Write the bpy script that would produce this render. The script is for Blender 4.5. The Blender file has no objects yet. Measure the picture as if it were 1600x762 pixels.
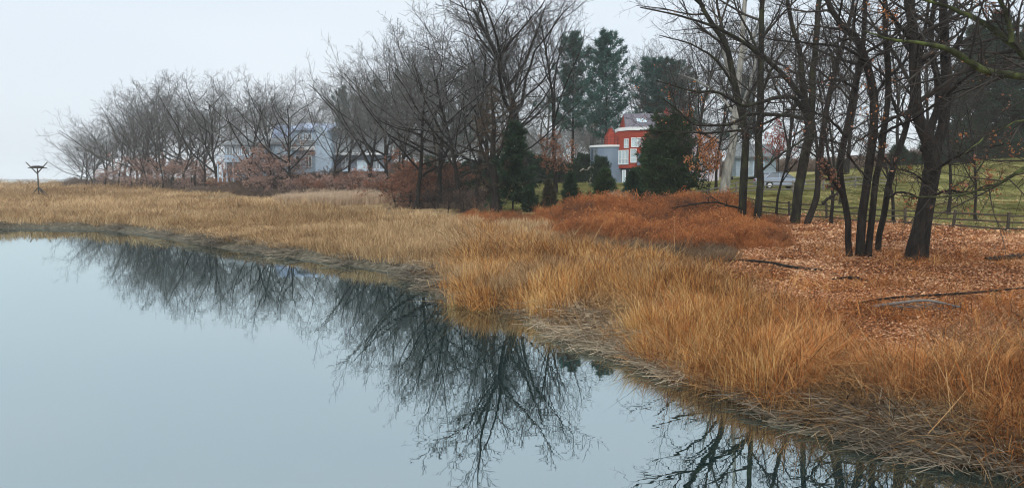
import bpy, math, random
import numpy as np
from mathutils import Vector, Matrix

# ------------------------------------------------------------------ camera
scn = bpy.context.scene
COL = scn.collection
F, CX, CY = 1200.0, 800.0, 381.0          # focal length and centre in photo pixels (1600 x 762)
HOR = 279.0                               # photo row of the horizon
PITCH = math.atan((CY - HOR) / F)
CAMZ = 4.0
cam_d = bpy.data.cameras.new('camera'); cam = bpy.data.objects.new('camera', cam_d); COL.objects.link(cam)
cam.location = (0, 0, CAMZ); cam.rotation_euler = (math.pi / 2 - PITCH, 0, 0)
cam_d.sensor_width = 36; cam_d.lens = 36 * F / 1600; cam_d.clip_start = 0.1; cam_d.clip_end = 6000
scn.camera = cam
# ------------------------------------------------------------------ world, sun, exposure
w = bpy.data.worlds.new('World'); scn.world = w; w.use_nodes = True
nt = w.node_tree; nt.nodes.clear()
sky = nt.nodes.new('ShaderNodeTexSky'); sky.sky_type = 'NISHITA'; sky.sun_disc = False
sky.sun_elevation = math.radians(48); sky.sun_rotation = math.radians(200); sky.dust_density = 3
mx = nt.nodes.new('ShaderNodeMix'); mx.data_type = 'RGBA'
mx.inputs[0].default_value = 0.88
mx.inputs[7].default_value = (6.8, 7.5, 8.2, 1)       # closed, pale overcast over the blue
wtc = nt.nodes.new('ShaderNodeTexCoord'); wmp = nt.nodes.new('ShaderNodeMapping'); wmp.inputs['Scale'].default_value = (1.2, 1.2, 4)
wn = nt.nodes.new('ShaderNodeTexNoise'); wn.inputs['Scale'].default_value = 1.6; wn.inputs['Detail'].default_value = 3
wr = nt.nodes.new('ShaderNodeMix'); wr.data_type = 'RGBA'; wr.inputs[6].default_value = (5.1, 5.85, 6.6, 1); wr.inputs[7].default_value = (6.4, 6.75, 7.05, 1)
nt.links.new(wtc.outputs['Generated'], wmp.inputs[0]); nt.links.new(wmp.outputs[0], wn.inputs['Vector']); nt.links.new(wn.outputs[0], wr.inputs[0]); nt.links.new(wr.outputs[2], mx.inputs[7])
bg = nt.nodes.new('ShaderNodeBackground'); bg.inputs[1].default_value = 0.1
wo = nt.nodes.new('ShaderNodeOutputWorld')
nt.links.new(sky.outputs[0], mx.inputs[6]); nt.links.new(mx.outputs[2], bg.inputs[0]); nt.links.new(bg.outputs[0], wo.inputs[0])
sd = bpy.data.lights.new('sun', 'SUN'); sd.energy = 1.5; sd.angle = math.radians(40); sd.color = (1, .96, .9)
sun = bpy.data.objects.new('sun', sd); COL.objects.link(sun)
sun.rotation_euler = (math.radians(42), 0, math.radians(-20))
scn.view_settings.view_transform = 'Standard'; scn.view_settings.look = 'None'
scn.view_settings.exposure = 0.58; scn.view_settings.gamma = 1
scn.cycles.filter_width = 1.1; scn.cycles.volume_bounces = 3; scn.cycles.max_bounces = 4; scn.cycles.diffuse_bounces = 2; scn.cycles.glossy_bounces = 2; scn.cycles.transmission_bounces = 2

# ------------------------------------------------------------------ helpers
rng = np.random.default_rng(7)
random.seed(7)
PI = math.pi

def zat(py, D):                      # height of the point seen on row py at ground distance D
    return CAMZ + D * math.tan(math.atan((CY - py) / F) - PITCH)
def xat(px, D, py=330):              # X of the point on column px at ground distance D
    v = (CY - py) / F
    t = D / (math.cos(PITCH) + math.sin(PITCH) * v)
    return t * (px - CX) / F
def W(px, py, D): return np.array([xat(px, D, py), D, zat(py, D)])
def ground_hit(px, py, z=0.0):
    a = math.atan((CY - py) / F) - PITCH
    D = (z - CAMZ) / math.tan(a)
    return np.array([xat(px, D, py), D])
def proj(x, y, z):                   # world -> photo pixel (arrays)
    c, s = math.cos(PITCH), math.sin(PITCH)
    zz = z - CAMZ
    d = y * c - zz * s; u = y * s + zz * c
    return CX + F * x / d, CY - F * u / d

_L = rng.random((256, 256))
def vnoise(x, y):
    x = np.asarray(x, float); y = np.asarray(y, float)
    xi = np.floor(x).astype(int); yi = np.floor(y).astype(int)
    fx = x - xi; fy = y - yi; fx = fx * fx * (3 - 2 * fx); fy = fy * fy * (3 - 2 * fy)
    a = _L[xi % 256, yi % 256]; b = _L[(xi + 1) % 256, yi % 256]
    c = _L[xi % 256, (yi + 1) % 256]; d = _L[(xi + 1) % 256, (yi + 1) % 256]
    return (a * (1 - fx) + b * fx) * (1 - fy) + (c * (1 - fx) + d * fx) * fy
def fbm(x, y, o=3):
    r = 0; a = .5; 
    for i in range(o): r = r + a * vnoise(x * 2 ** i + 17 * i, y * 2 ** i + 5 * i); a *= .5
    return r / (1 - .5 ** o)
def rag(u, v, x, y, k=26):
    return u + k * (fbm(x * .9 + 11, y * .9) - .5) * 2, v + k * .35 * (fbm(x * .9, y * .9 + 33) - .5) * 2
def sstep(a, b, x):
    t = np.clip((x - a) / (b - a), 0, 1); return t * t * (3 - 2 * t)
def inpoly(px, py, poly):
    px = np.asarray(px); py = np.asarray(py); r = np.zeros(px.shape, bool)
    n = len(poly)
    for i in range(n):
        x1, y1 = poly[i]; x2, y2 = poly[(i + 1) % n]
        if y1 == y2: continue
        c = ((y1 > py) != (y2 > py)) & (px < (x2 - x1) * (py - y1) / (y2 - y1) + x1)
        r ^= c
    return r

def mesh_np(name, verts, faces, smooth=False, mats=(), fmat=None):
    """faces: list of int arrays (n,3) / (n,4)"""
    me = bpy.data.meshes.new(name)
    verts = np.asarray(verts, np.float32)
    me.vertices.add(len(verts)); me.vertices.foreach_set('co', verts.ravel())
    faces = [f for f in faces if len(f)]
    if faces:
        loops = np.concatenate([f.ravel() for f in faces]).astype(np.int32)
        tot = np.concatenate([np.full(len(f), f.shape[1], np.int32) for f in faces])
        st = np.concatenate([[0], np.cumsum(tot)[:-1]]).astype(np.int32)
        me.loops.add(len(loops)); me.loops.foreach_set('vertex_index', loops)
        me.polygons.add(len(tot)); me.polygons.foreach_set('loop_start', st)
        try: me.polygons.foreach_set('loop_total', tot)
        except Exception: pass
        if smooth: me.polygons.foreach_set('use_smooth', np.ones(len(tot), bool))
        if fmat is not None: me.polygons.foreach_set('material_index', np.asarray(fmat, np.int32))
    for m in mats: me.materials.append(m)
    me.update(calc_edges=True); me.validate()
    return me

def link(name, data, parent=None, loc=None, rot=None, scl=None):
    o = bpy.data.objects.new(name, data); COL.objects.link(o)
    if parent is not None: o.parent = parent
    if loc is not None: o.location = loc
    if rot is not None: o.rotation_euler = rot
    if scl is not None: o.scale = scl
    return o
def tag(o, label, cat=None, group=None, kind=None):
    if label: o['label'] = label
    if cat: o['category'] = cat
    if group: o['group'] = group
    if kind: o['kind'] = kind
    return o

class MB:                                          # small mesh builder for boxes, bars, prisms
    def __init__(s): s.v = []; s.f3 = []; s.f4 = []; s.fn = []
    def add(s, vs, fs):
        b = len(s.v); s.v += [tuple(map(float, v)) for v in vs]
        for f in fs: s.fn.append([b + i for i in f])
        return s
    def box(s, x0, x1, y0, y1, z0, z1):
        return s.add([(x0,y0,z0),(x1,y0,z0),(x1,y1,z0),(x0,y1,z0),(x0,y0,z1),(x1,y0,z1),(x1,y1,z1),(x0,y1,z1)],
                     [(0,3,2,1),(4,5,6,7),(0,1,5,4),(1,2,6,5),(2,3,7,6),(3,0,4,7)])
    def prism(s, poly, h0, h1, axis='z'):          # poly: list of 2D points extruded along axis
        n = len(poly)
        def mk(p, h): return {'z': (p[0], p[1], h), 'y': (p[0], h, p[1]), 'x': (h, p[0], p[1])}[axis]
        vs = [mk(p, h0) for p in poly] + [mk(p, h1) for p in poly]
        fs = [tuple(range(n))[::-1], tuple(range(n, 2 * n))] + [(i, (i+1) % n, n + (i+1) % n, n + i) for i in range(n)]
        return s.add(vs, fs)
    def bar(s, a, b, r, k=6, r2=None):
        a = Vector(a); b = Vector(b); d = (b - a).normalized()
        u = d.orthogonal().normalized(); v = d.cross(u); r2 = r if r2 is None else r2
        vs = [a + r * (u * math.cos(2*PI*i/k) + v * math.sin(2*PI*i/k)) for i in range(k)] + \
             [b + r2 * (u * math.cos(2*PI*i/k) + v * math.sin(2*PI*i/k)) for i in range(k)]
        return s.add(vs, [tuple(range(k))[::-1], tuple(range(k, 2*k))] + [(i, (i+1) % k, k + (i+1) % k, k + i) for i in range(k)])
    def mesh(s, name, mat, bevel=0, smooth=False):
        me = bpy.data.meshes.new(name); me.from_pydata(s.v, [], s.fn)
        import bmesh
        bm = bmesh.new(); bm.from_mesh(me)
        bmesh.ops.recalc_face_normals(bm, faces=bm.faces)
        if bevel: bmesh.ops.bevel(bm, geom=bm.edges[:], offset=bevel, segments=1, affect='EDGES')
        bm.to_mesh(me); bm.free()
        if smooth:
            for p in me.polygons: p.use_smooth = True
        me.materials.append(mat); return me
    def build(s, name, mat, parent=None, bevel=0, smooth=False, **k):
        return link(name, s.mesh(name, mat, bevel, smooth), parent, **k)

# ------------------------------------------------------------------ materials
def nodes(m): 
    m.use_nodes = True; t = m.node_tree; b = t.nodes['Principled BSDF']; return t, b
def mat_noise(name, c1, c2, scale=3.0, rough=.85, bump=0.0, bscale=None, c3=None, coord='Object', stretch=None, spec=.2):
    m = bpy.data.materials.new(name); t, b = nodes(m)
    tc = t.nodes.new('ShaderNodeTexCoord'); src = tc.outputs[coord]
    if stretch:
        mp = t.nodes.new('ShaderNodeMapping'); mp.inputs['Scale'].default_value = stretch
        t.links.new(src, mp.inputs[0]); src = mp.outputs[0]
    n = t.nodes.new('ShaderNodeTexNoise'); n.inputs['Scale'].default_value = scale; n.inputs['Detail'].default_value = 6
    t.links.new(src, n.inputs['Vector'])
    r = t.nodes.new('ShaderNodeValToRGB'); e = r.color_ramp.elements
    e[0].position = .32; e[0].color = (*c1, 1); e[1].position = .68; e[1].color = (*c2, 1)
    if c3: x = e.new(.5); x.color = (*c3, 1)
    t.links.new(n.outputs[0], r.inputs[0]); t.links.new(r.outputs[0], b.inputs['Base Color'])
    b.inputs['Roughness'].default_value = rough; b.inputs['Specular IOR Level'].default_value = spec
    if bump:
        n2 = t.nodes.new('ShaderNodeTexNoise'); n2.inputs['Scale'].default_value = bscale or scale * 3; n2.inputs['Detail'].default_value = 5
        t.links.new(src, n2.inputs['Vector'])
        bp = t.nodes.new('ShaderNodeBump'); bp.inputs['Strength'].default_value = bump; bp.inputs['Distance'].default_value = .05
        t.links.new(n2.outputs[0], bp.inputs['Height']); t.links.new(bp.outputs[0], b.inputs['Normal'])
    return m
def mat_tint(name, cols, nscale=.5, trans=.25, rough=.8, namt=.5):
    """colour picked from a ramp by the instance's own 'tint' plus noise over the ground"""
    m = bpy.data.materials.new(name); t, b = nodes(m)
    a = t.nodes.new('ShaderNodeAttribute'); a.attribute_type = 'INSTANCER'; a.attribute_name = 'tint'
    a2 = t.nodes.new('ShaderNodeAttribute'); a2.attribute_name = 'leafvar'
    g = t.nodes.new('ShaderNodeNewGeometry')
    n = t.nodes.new('ShaderNodeTexNoise'); n.inputs['Scale'].default_value = nscale; n.inputs['Detail'].default_value = 3
    t.links.new(g.outputs['Position'], n.inputs['Vector'])
    s = t.nodes.new('ShaderNodeMath'); s.operation = 'SUBTRACT'; s.inputs[1].default_value = .5; t.links.new(n.outputs[0], s.inputs[0])
    s2 = t.nodes.new('ShaderNodeMath'); s2.operation = 'MULTIPLY_ADD'; s2.inputs[1].default_value = namt
    t.links.new(s.outputs[0], s2.inputs[0]); t.links.new(a.outputs['Fac'], s2.inputs[2])
    s3 = t.nodes.new('ShaderNodeMath'); s3.operation = 'ADD'
    t.links.new(s2.outputs[0], s3.inputs[0]); t.links.new(a2.outputs['Fac'], s3.inputs[1])
    r = t.nodes.new('ShaderNodeValToRGB'); e = r.color_ramp.elements
    e[0].position = 0; e[0].color = (*cols[0], 1); e[1].position = 1; e[1].color = (*cols[-1], 1)
    for i, c in enumerate(cols[1:-1], 1): x = e.new(i / (len(cols) - 1)); x.color = (*c, 1)
    t.links.new(s3.outputs[0], r.inputs[0]); t.links.new(r.outputs[0], b.inputs['Base Color'])
    b.inputs['Roughness'].default_value = rough; b.inputs['Specular IOR Level'].default_value = .15
    if trans:
        tr = t.nodes.new('ShaderNodeBsdfTranslucent'); t.links.new(r.outputs[0], tr.inputs[0])
        ms = t.nodes.new('ShaderNodeMixShader'); ms.inputs[0].default_value = trans
        out = t.nodes['Material Output']
        t.links.new(b.outputs[0], ms.inputs[1]); t.links.new(tr.outputs[0], ms.inputs[2]); t.links.new(ms.outputs[0], out.inputs[0])
    return m
def mat_plain(name, c, rough=.6, metal=0, spec=.3, var=.12):
    return mat_noise(name, tuple(x * (1 - var) for x in c), tuple(min(1, x * (1 + var)) for x in c), scale=1.7, rough=rough, spec=spec)
def mat_glass(name, c=(.05, .07, .09)):
    m = bpy.data.materials.new(name); t, b = nodes(m)
    tc = t.nodes.new('ShaderNodeTexCoord'); n = t.nodes.new('ShaderNodeTexNoise'); n.inputs['Scale'].default_value = .8
    t.links.new(tc.outputs['Object'], n.inputs['Vector'])
    r = t.nodes.new('ShaderNodeValToRGB'); r.color_ramp.elements[0].color = (*c, 1); r.color_ramp.elements[1].color = (*[x * 2 for x in c], 1)
    t.links.new(n.outputs[0], r.inputs[0]); t.links.new(r.outputs[0], b.inputs['Base Color'])
    b.inputs['Roughness'].default_value = .04; b.inputs['Specular IOR Level'].default_value = 1.0; b.inputs['IOR'].default_value = 1.9
    return m

M = {}
M['bark_grey'] = mat_noise('bark_grey', (.035, .036, .035), (.12, .118, .11), 2.5, .9, .6, 9, stretch=(3, 3, .6))
M['bark_dark'] = mat_noise('bark_dark', (.007, .006, .005), (.032, .026, .021), 3, .9, .9, 10, stretch=(3, 3, .5))
M['bark_moss'] = mat_noise('bark_moss', (.009, .008, .006), (.042, .045, .018), 2.2, .9, .9, 10, c3=(.02, .018, .013), stretch=(1.6, 1.6, .6))
M['bark_green'] = mat_noise('bark_green', (.016, .016, .008), (.10, .125, .035), 2.0, .9, .9, 10, c3=(.04, .045, .016), stretch=(1.2, 1.2, .6))
M['bark_pale'] = mat_noise('bark_pale', (.15, .15, .135), (.36, .35, .31), 2, .85, .3, 8, stretch=(2, 2, .5))
M['bark_slim'] = mat_noise('bark_slim', (.06, .055, .045), (.2, .18, .15), 2, .85, .3, 8, stretch=(2, 2, .5))
M['twig_grey'] = mat_noise('twig_grey', (.075, .078, .078), (.16, .158, .15), 1.2, .9)
M['twig_dark'] = mat_noise('twig_dark', (.02, .017, .015), (.065, .055, .046), 1.2, .9)
M['twig_pale'] = mat_noise('twig_pale', (.25, .22, .18), (.42, .38, .32), 1.2, .9)
M['leaf_russet'] = mat_tint('leaf_russet', [(.22, .10, .065), (.34, .16, .10), (.42, .22, .14)], 1.2, .3)
M['leaf_orange'] = mat_tint('leaf_orange', [(.33, .12, .05), (.5, .2, .07), (.6, .32, .16)], 1.2, .3)
M['leaf_pink'] = mat_tint('leaf_pink', [(.3, .18, .145), (.45, .29, .235), (.58, .41, .34)], 1.2, .3)
M['leaf_red'] = mat_tint('leaf_red', [(.30, .06, .05), (.42, .10, .08), (.5, .17, .12)], 1.2, .3)
M['needle_pine'] = mat_tint('needle_pine', [(.03, .08, .07), (.05, .125, .105), (.085, .17, .135)], .8, .15)
M['needle_dark'] = mat_tint('needle_dark', [(.012, .028, .016), (.022, .05, .026), (.04, .075, .035)], 1.5, .12)
M['needle_yew'] = mat_tint('needle_yew', [(.015, .035, .015), (.03, .062, .024), (.07, .10, .035)], 1.2, .15)
M['needle_brown'] = mat_tint('needle_brown', [(.03, .035, .02), (.05, .05, .03), (.10, .07, .045)], 1.5, .12)
M['hay'] = mat_tint('hay', [(.24, .15, .075), (.52, .34, .17), (.68, .52, .31)], .12, .3, namt=.8)
M['cord'] = mat_tint('cord', [(.13, .055, .022), (.62, .255, .06), (.80, .56, .25)], .35, .3, namt=.7)
M['rust_grass'] = mat_tint('rust_grass', [(.10, .04, .018), (.52, .18, .045), (.70, .40, .16)], .5, .3, namt=.8)
M['matted'] = mat_tint('matted', [(.05, .032, .018), (.26, .13, .05), (.55, .36, .17)], .7, .15, namt=.8)
M['reed'] = mat_tint('reed', [(.5, .36, .24), (.6, .46, .32), (.68, .54, .4)], .3, .3)
M['thatch'] = mat_tint('thatch', [(.13, .11, .085), (.33, .28, .2), (.58, .47, .33)], .6, .1, namt=.6)
M['bramble'] = mat_tint('bramble', [(.16, .08, .045), (.48, .16, .05), (.62, .31, .12)], .35, .2, namt=1.0)
M['scrub'] = mat_tint('scrub', [(.10, .075, .06), (.22, .15, .11), (.4, .27, .2)], .3, .1, namt=.8)
M['brush'] = mat_tint('brush', [(.08, .055, .035), (.2, .14, .09), (.42, .31, .19)], .6, .1, namt=.6)
M['brown_weed'] = mat_tint('brown_weed', [(.07, .04, .025), (.22, .125, .065), (.45, .29, .16)], .6, .15, namt=.8)
M['litter'] = mat_tint('litter', [(.13, .055, .028), (.5, .2, .075), (.74, .48, .29)], .4, .15, namt=.6)
M['lawn'] = mat_tint('lawn', [(.19, .21, .06), (.31, .31, .11), (.44, .37, .17)], .25, .2, namt=.9)
M['wood_fence'] = mat_noise('wood_fence', (.035, .03, .024), (.10, .085, .065), 2.5, .9, .5, 12)
M['wood_grey'] = mat_noise('wood_grey', (.12, .11, .10), (.26, .24, .21), 2.5, .9, .5, 12)

# ------------------------------------------------------------------ terrain
SHORE_PX = [(-500,357),(0,357),(110,357),(180,361),(240,369),(290,379),(400,396),(500,409),(600,423),(650,442),(700,474),
            (745,487),(790,480),(840,500),(880,526),(930,545),(1000,566),(1060,590),(1110,612),(1200,642),(1300,676),(1400,706),(1500,722),(1600,736)]
SH = [ground_hit(x, y) for x, y in SHORE_PX]
SH = np.array([(-400, 63.0)] + [tuple(p) for p in SH] + [(11, 10.2), (25, 9.8), (120, 8)])
def shore_s(x, y):
    """signed distance to the creek edge, + on the land side"""
    x = np.asarray(x, float); y = np.asarray(y, float)
    best = np.full(x.shape, 1e9)
    for i in range(len(SH) - 1):
        a = SH[i]; d = SH[i+1] - a; L = d @ d
        t = np.clip(((x - a[0]) * d[0] + (y - a[1]) * d[1]) / L, 0, 1)
        q = np.hypot(x - a[0] - t * d[0], y - a[1] - t * d[1]); best = np.minimum(best, q)
    ye = np.interp(x, SH[:, 0], SH[:, 1]) if np.all(np.diff(SH[:, 0]) > 0) else None
    if ye is not None: sg = np.where(y > ye, 1, -1)
    else:
        poly = [tuple(p) for p in SH] + [(120, 9000), (-9000, 9000), (-9000, 63)]
        sg = np.where(inpoly(x, y, poly), 1, -1)
    return best * sg
CP = [(-400,70,.55),(0,70,.55),(200,70,.55),(400,60,.55),(600,55,.6),(800,42,.6),(-400,120,.6),(0,120,.65),(200,120,.7),(400,100,.7),(600,80,.8),
      (700,62,.8),(900,36,.65),(1000,28,.7),(1100,22,.75),(1200,17,.75),(1350,14,.75),(1500,12.5,.7),(1700,12,.8),(0,200,.7),(0,300,.6),(-400,250,.6),(100,190,.8),
      (150,200,1.5),(250,170,1.5),(340,143,1.2),(450,116,1.5),(550,103,1.7),(640,82,1.5),
      (350,180,3.4),(480,128,3.9),(400,128,3.4),(560,128,3.9),(600,165,4.6),(200,235,3),(320,128,.8),
      (780,64,1.5),(900,60,1.5),(900,85,2.5),(1000,105,3.3),(800,105,3.1),(930,105,3.3),
      (860,47,.9),(1050,50,1.4),(1100,60,1.75),(1160,44,1.1),(1240,45,1.15),(1340,28,1.1),(1430,27,1.05),(1570,42,1.0),(1232,51,1.35),(1415,46,1.15),
      (1550,24,1.05),(1500,18,.95),(1400,18,.9),(1250,22,.85),(1800,30,1.1),(1800,44,1.2),
      (1200,66,2.7),(1215,74,3.0),(1300,80,3.4),(1400,62,2.2),(1550,60,2.2),(1480,95,5.4),(1590,95,6.4),(1800,95,7),(1130,60,1.9),(1100,110,3.7),(1300,120,5),(1600,150,8),
      (900,200,5),(600,300,6),(1200,300,7),(300,300,4),(150,320,2)]
CPa = np.array([(p / 1200.0, math.log(d), z) for p, d, z in CP])
def gz(x, y, fine=True):
    x = np.asarray(x, float); y = np.asarray(y, float)
    yc = np.maximum(y, 8); u = (x / yc * 1200 + 800) / 1200; v = np.log(yc)
    u = np.clip(u, -.6, 1.7)
    num = 0; den = 0
    for a, b, z in CPa:
        wgt = 1 / (((u - a) ** 2 + (v - b) ** 2 * 1.2) + .0012) ** 2.2; num = num + wgt * z; den = den + wgt
    up = num / den
    # brambly mounds at the marsh edge
    for px, D, h, rx, ry in ((930,49,.5,2.2,2.2),(1060,51,.3,4,2.5),(1120,47,.35,2.5,2)):
        mxx = xat(px, D); up = up + h * np.exp(-((x - mxx) / rx) ** 2 - ((y - D) / ry) ** 2)
    s = shore_s(x, y)
    prof = np.where(s < 0, np.maximum(-1.2, s * .25), .36 * sstep(0, 1.2, s) + .1 * sstep(1.2, 3.0, s))
    k = sstep(2.0, 8.0, s)
    z = prof * (1 - k) + up * k
    # the marsh ends in open water to the far left
    uu = x / yc
    far = 215 + np.clip(-.556 - uu, 0, .5) * 1100 + 40 * (fbm(x / 60, y / 90) - .5)
    far = np.where(uu > -.55, far + (uu + .55) * 4000, far)
    z = z - 4 * sstep(0, 14, y - far) * (uu < -.2)
    if fine:
        amp = np.clip(s / 4, 0, 1)
        z = z + amp * ((fbm(x * .25, y * .25) - .5) * .22 + (fbm(x * 1.1 + 9, y * 1.1) - .5) * .12)
        z = z + (s > -1) * (s < 4) * (fbm(x * 2.2, y * 2.2) - .5) * .16
    return z

# regions of ground, outlined in photo pixels and dropped onto the terrain
LAWN_C = [(700,322),(775,331),(880,329),(1000,330),(1075,322),(1075,270),(700,270)]
LAWN_R = [(1085,322),(1160,335),(1235,338),(1330,349),(1415,352),(1492,360),(1600,366),(1900,385),(1900,150),(1300,150),(1180,262),(1090,290)]
HAY = [(-900,281),(120,288),(330,307),(440,324),(600,336),(740,349),(870,366),(900,388),(1010,404),(1090,420),(1150,455),(1130,560),(1000,560),(860,520),(700,490),(690,440),(500,412),(240,372),(-900,360)]
LITTER = [(1030,360),(1160,345),(1235,340),(1330,350),(1415,353),(1492,361),(1600,367),(1900,386),(1900,600),(1600,620),(1400,640),(1310,620),(1240,530),(1180,465),(1090,425),(960,395)]
RUST1 = [(1060,440),(1130,430),(1210,470),(1290,520),(1320,590),(1330,690),(1180,650),(1090,610),(1030,570)]
RUST2 = [(1370,590),(1480,575),(1600,565),(1950,575),(1950,700),(1600,700),(1440,690),(1370,640)]
BRAMB = [(735,346),(800,343),(860,338),(920,336),(1000,340),(1060,332),(1100,330),(1165,336),(1165,400),(1080,402),(1000,384),(890,380),(800,354),(735,352)]

us = np.linspace(-1.5, 1.5, 261)
ys = np.concatenate([[-40, -10, 2], np.geomspace(6, 420, 330), np.geomspace(450, 1100, 14)])
UU, YY = np.meshgrid(us, ys); XX = UU * (np.abs(YY) + 12)
ZZ = gz(XX, YY); ZZ = np.where(YY < 6, -1.2, ZZ)
nx, ny = len(us), len(ys)
idx = np.arange(nx * ny).reshape(ny, nx)
quads = np.stack([idx[:-1, :-1], idx[:-1, 1:], idx[1:, 1:], idx[1:, :-1]], -1).reshape(-1, 4)
gme = mesh_np('ground', np.stack([XX, YY, ZZ], -1).reshape(-1, 3), [quads], True)
PXg, PYg = rag(*proj(XX, np.maximum(YY, 3), ZZ), XX, YY, 30)
lawn = (inpoly(PXg, PYg, LAWN_C) | inpoly(PXg, PYg, LAWN_R)) & (YY > 30)
lit = inpoly(PXg, PYg, LITTER) | inpoly(PXg, PYg, BRAMB)
mud = (1 - sstep(1.0, 2.4, shore_s(XX, YY)))
ca = gme.attributes.new('zone', 'FLOAT_COLOR', 'POINT')
ca.data.foreach_set('color', np.stack([lawn.astype(float), lit.astype(float), mud, np.ones_like(mud)], -1).astype(np.float32).ravel())
gm = bpy.data.materials.new('ground_soil'); t, b = nodes(gm)
at = t.nodes.new('ShaderNodeAttribute'); at.attribute_name = 'zone'
sp = t.nodes.new('ShaderNodeSeparateColor'); t.links.new(at.outputs['Color'], sp.inputs[0])
ge = t.nodes.new('ShaderNodeNewGeometry')
def ramp_noise(scale, cols, det=6):
    n = t.nodes.new('ShaderNodeTexNoise'); n.inputs['Scale'].default_value = scale; n.inputs['Detail'].default_value = det
    t.links.new(ge.outputs['Position'], n.inputs['Vector'])
    r = t.nodes.new('ShaderNodeValToRGB'); e = r.color_ramp.elements
    e[0].position = .3; e[0].color = (*cols[0], 1); e[1].position = .7; e[1].color = (*cols[-1], 1)
    if len(cols) > 2: x = e.new(.5); x.color = (*cols[1], 1)
    t.links.new(n.outputs[0], r.inputs[0]); return r.outputs[0], n.outputs[0]
c_soil, nn = ramp_noise(1.2, [(.14, .095, .05), (.26, .18, .09), (.34, .24, .13)])
c_lawn, _ = ramp_noise(.35, [(.17, .19, .055), (.29, .28, .095), (.42, .33, .15)])
c_lit, _ = ramp_noise(6.0, [(.10, .045, .025), (.30, .13, .06), (.45, .25, .14)], 8)
c_mud, _ = ramp_noise(5.0, [(.035, .033, .022), (.09, .08, .055), (.19, .17, .13)], 8)
def mixc(f, a, c):
    m = t.nodes.new('ShaderNodeMix'); m.data_type = 'RGBA'; t.links.new(f, m.inputs[0]); t.links.new(a, m.inputs[6]); t.links.new(c, m.inputs[7]); return m.outputs[2]
cc = mixc(sp.outputs[0], c_soil, c_lawn); cc = mixc(sp.outputs[1], cc, c_lit); cc = mixc(sp.outputs[2], cc, c_mud)
t.links.new(cc, b.inputs['Base Color']); b.inputs['Roughness'].default_value = .9; b.inputs['Specular IOR Level'].default_value = .15
bn = t.nodes.new('ShaderNodeTexNoise'); bn.inputs['Scale'].default_value = 9; bn.inputs['Detail'].default_value = 6
t.links.new(ge.outputs['Position'], bn.inputs['Vector'])
bp = t.nodes.new('ShaderNodeBump'); bp.inputs['Strength'].default_value = .7; bp.inputs['Distance'].default_value = .08
t.links.new(bn.outputs[0], bp.inputs['Height']); t.links.new(bp.outputs[0], b.inputs['Normal'])
gme.materials.append(gm)
go = link('ground', gme); go['kind'] = 'structure'

# water: still tidal creek
wm = bpy.data.materials.new('creek_water'); t = (wm.__setattr__('use_nodes', True) or wm.node_tree); t.nodes.clear()
out = t.nodes.new('ShaderNodeOutputMaterial')
gl = t.nodes.new('ShaderNodeBsdfGlossy'); gl.inputs['Roughness'].default_value = .006; gl.inputs[0].default_value = (.84, .95, .97, 1)
df = t.nodes.new('ShaderNodeBsdfDiffuse'); df.inputs[0].default_value = (.006, .024, .023, 1)
fr = t.nodes.new('ShaderNodeFresnel'); fr.inputs[0].default_value = 1.45
ms = t.nodes.new('ShaderNodeMixShader')
ge = t.nodes.new('ShaderNodeNewGeometry')
n1 = t.nodes.new('ShaderNodeTexNoise'); n1.inputs['Scale'].default_value = 1.6; n1.inputs['Detail'].default_value = 2
n2 = t.nodes.new('ShaderNodeTexNoise'); n2.inputs['Scale'].default_value = .12; n2.inputs['Detail'].default_value = 2
mp = t.nodes.new('ShaderNodeMapping'); mp.inputs['Scale'].default_value = (.8, 1.6, 1)
t.links.new(ge.outputs['Position'], mp.inputs[0]); t.links.new(mp.outputs[0], n1.inputs['Vector']); t.links.new(ge.outputs['Position'], n2.inputs['Vector'])
mu = t.nodes.new('ShaderNodeMath'); mu.operation = 'MULTIPLY'; t.links.new(n1.outputs[0], mu.inputs[0]); t.links.new(n2.outputs[0], mu.inputs[1])
bp = t.nodes.new('ShaderNodeBump'); bp.inputs['Strength'].default_value = .016; bp.inputs['Distance'].default_value = .1
t.links.new(mu.outputs[0], bp.inputs['Height'])
for n in (gl, fr): t.links.new(bp.outputs[0], n.inputs['Normal'])
mr = t.nodes.new('ShaderNodeMapRange'); mr.inputs[3].default_value = .5; t.links.new(fr.outputs[0], mr.inputs[0]); t.links.new(mr.outputs[0], ms.inputs[0]); t.links.new(df.outputs[0], ms.inputs[1]); t.links.new(gl.outputs[0], ms.inputs[2]); t.links.new(ms.outputs[0], out.inputs[0])
WX = 1700
wo_ = link('water', mesh_np('water', [(-WX, -60, 0), (WX, -60, 0), (WX, 2600, 0), (-WX, 2600, 0)], [np.array([[0, 1, 2, 3]])], mats=[wm])); wo_['kind'] = 'structure'

# low far shore across the bay
def far_shore(px0, px1, D, h, name, mat):
    n = 60; xs = np.linspace(xat(px0, D), xat(px1, D), n); hh = h * (.35 + .65 * fbm(xs / 25, xs * 0 + D)) * np.sin(np.linspace(0.05, PI - .05, n)) ** .4
    v = []; f = []
    for x, q in zip(xs, hh): v += [(x, D, -1), (x, D, q * .8), (x, D + 8, q), (x, D + 30, q), (x, D + 40, -1)]
    for i in range(n - 1):
        for k in range(4): f.append((5*i+k, 5*i+5+k, 5*i+6+k, 5*i+1+k))
    o = link(name, mesh_np(name, v, [np.array(f)], True, [mat])); o['kind'] = 'structure'
    return o
far_shore(-900, 95, 2100, 7, 'hill', mat_noise('far_land', (.05, .065, .06), (.09, .10, .085), .02, .9))
far_shore(78, 420, 800, 5.2, 'terrain', mat_noise('far_marsh', (.17, .14, .09), (.28, .22, .13), .03, .9))

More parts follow.
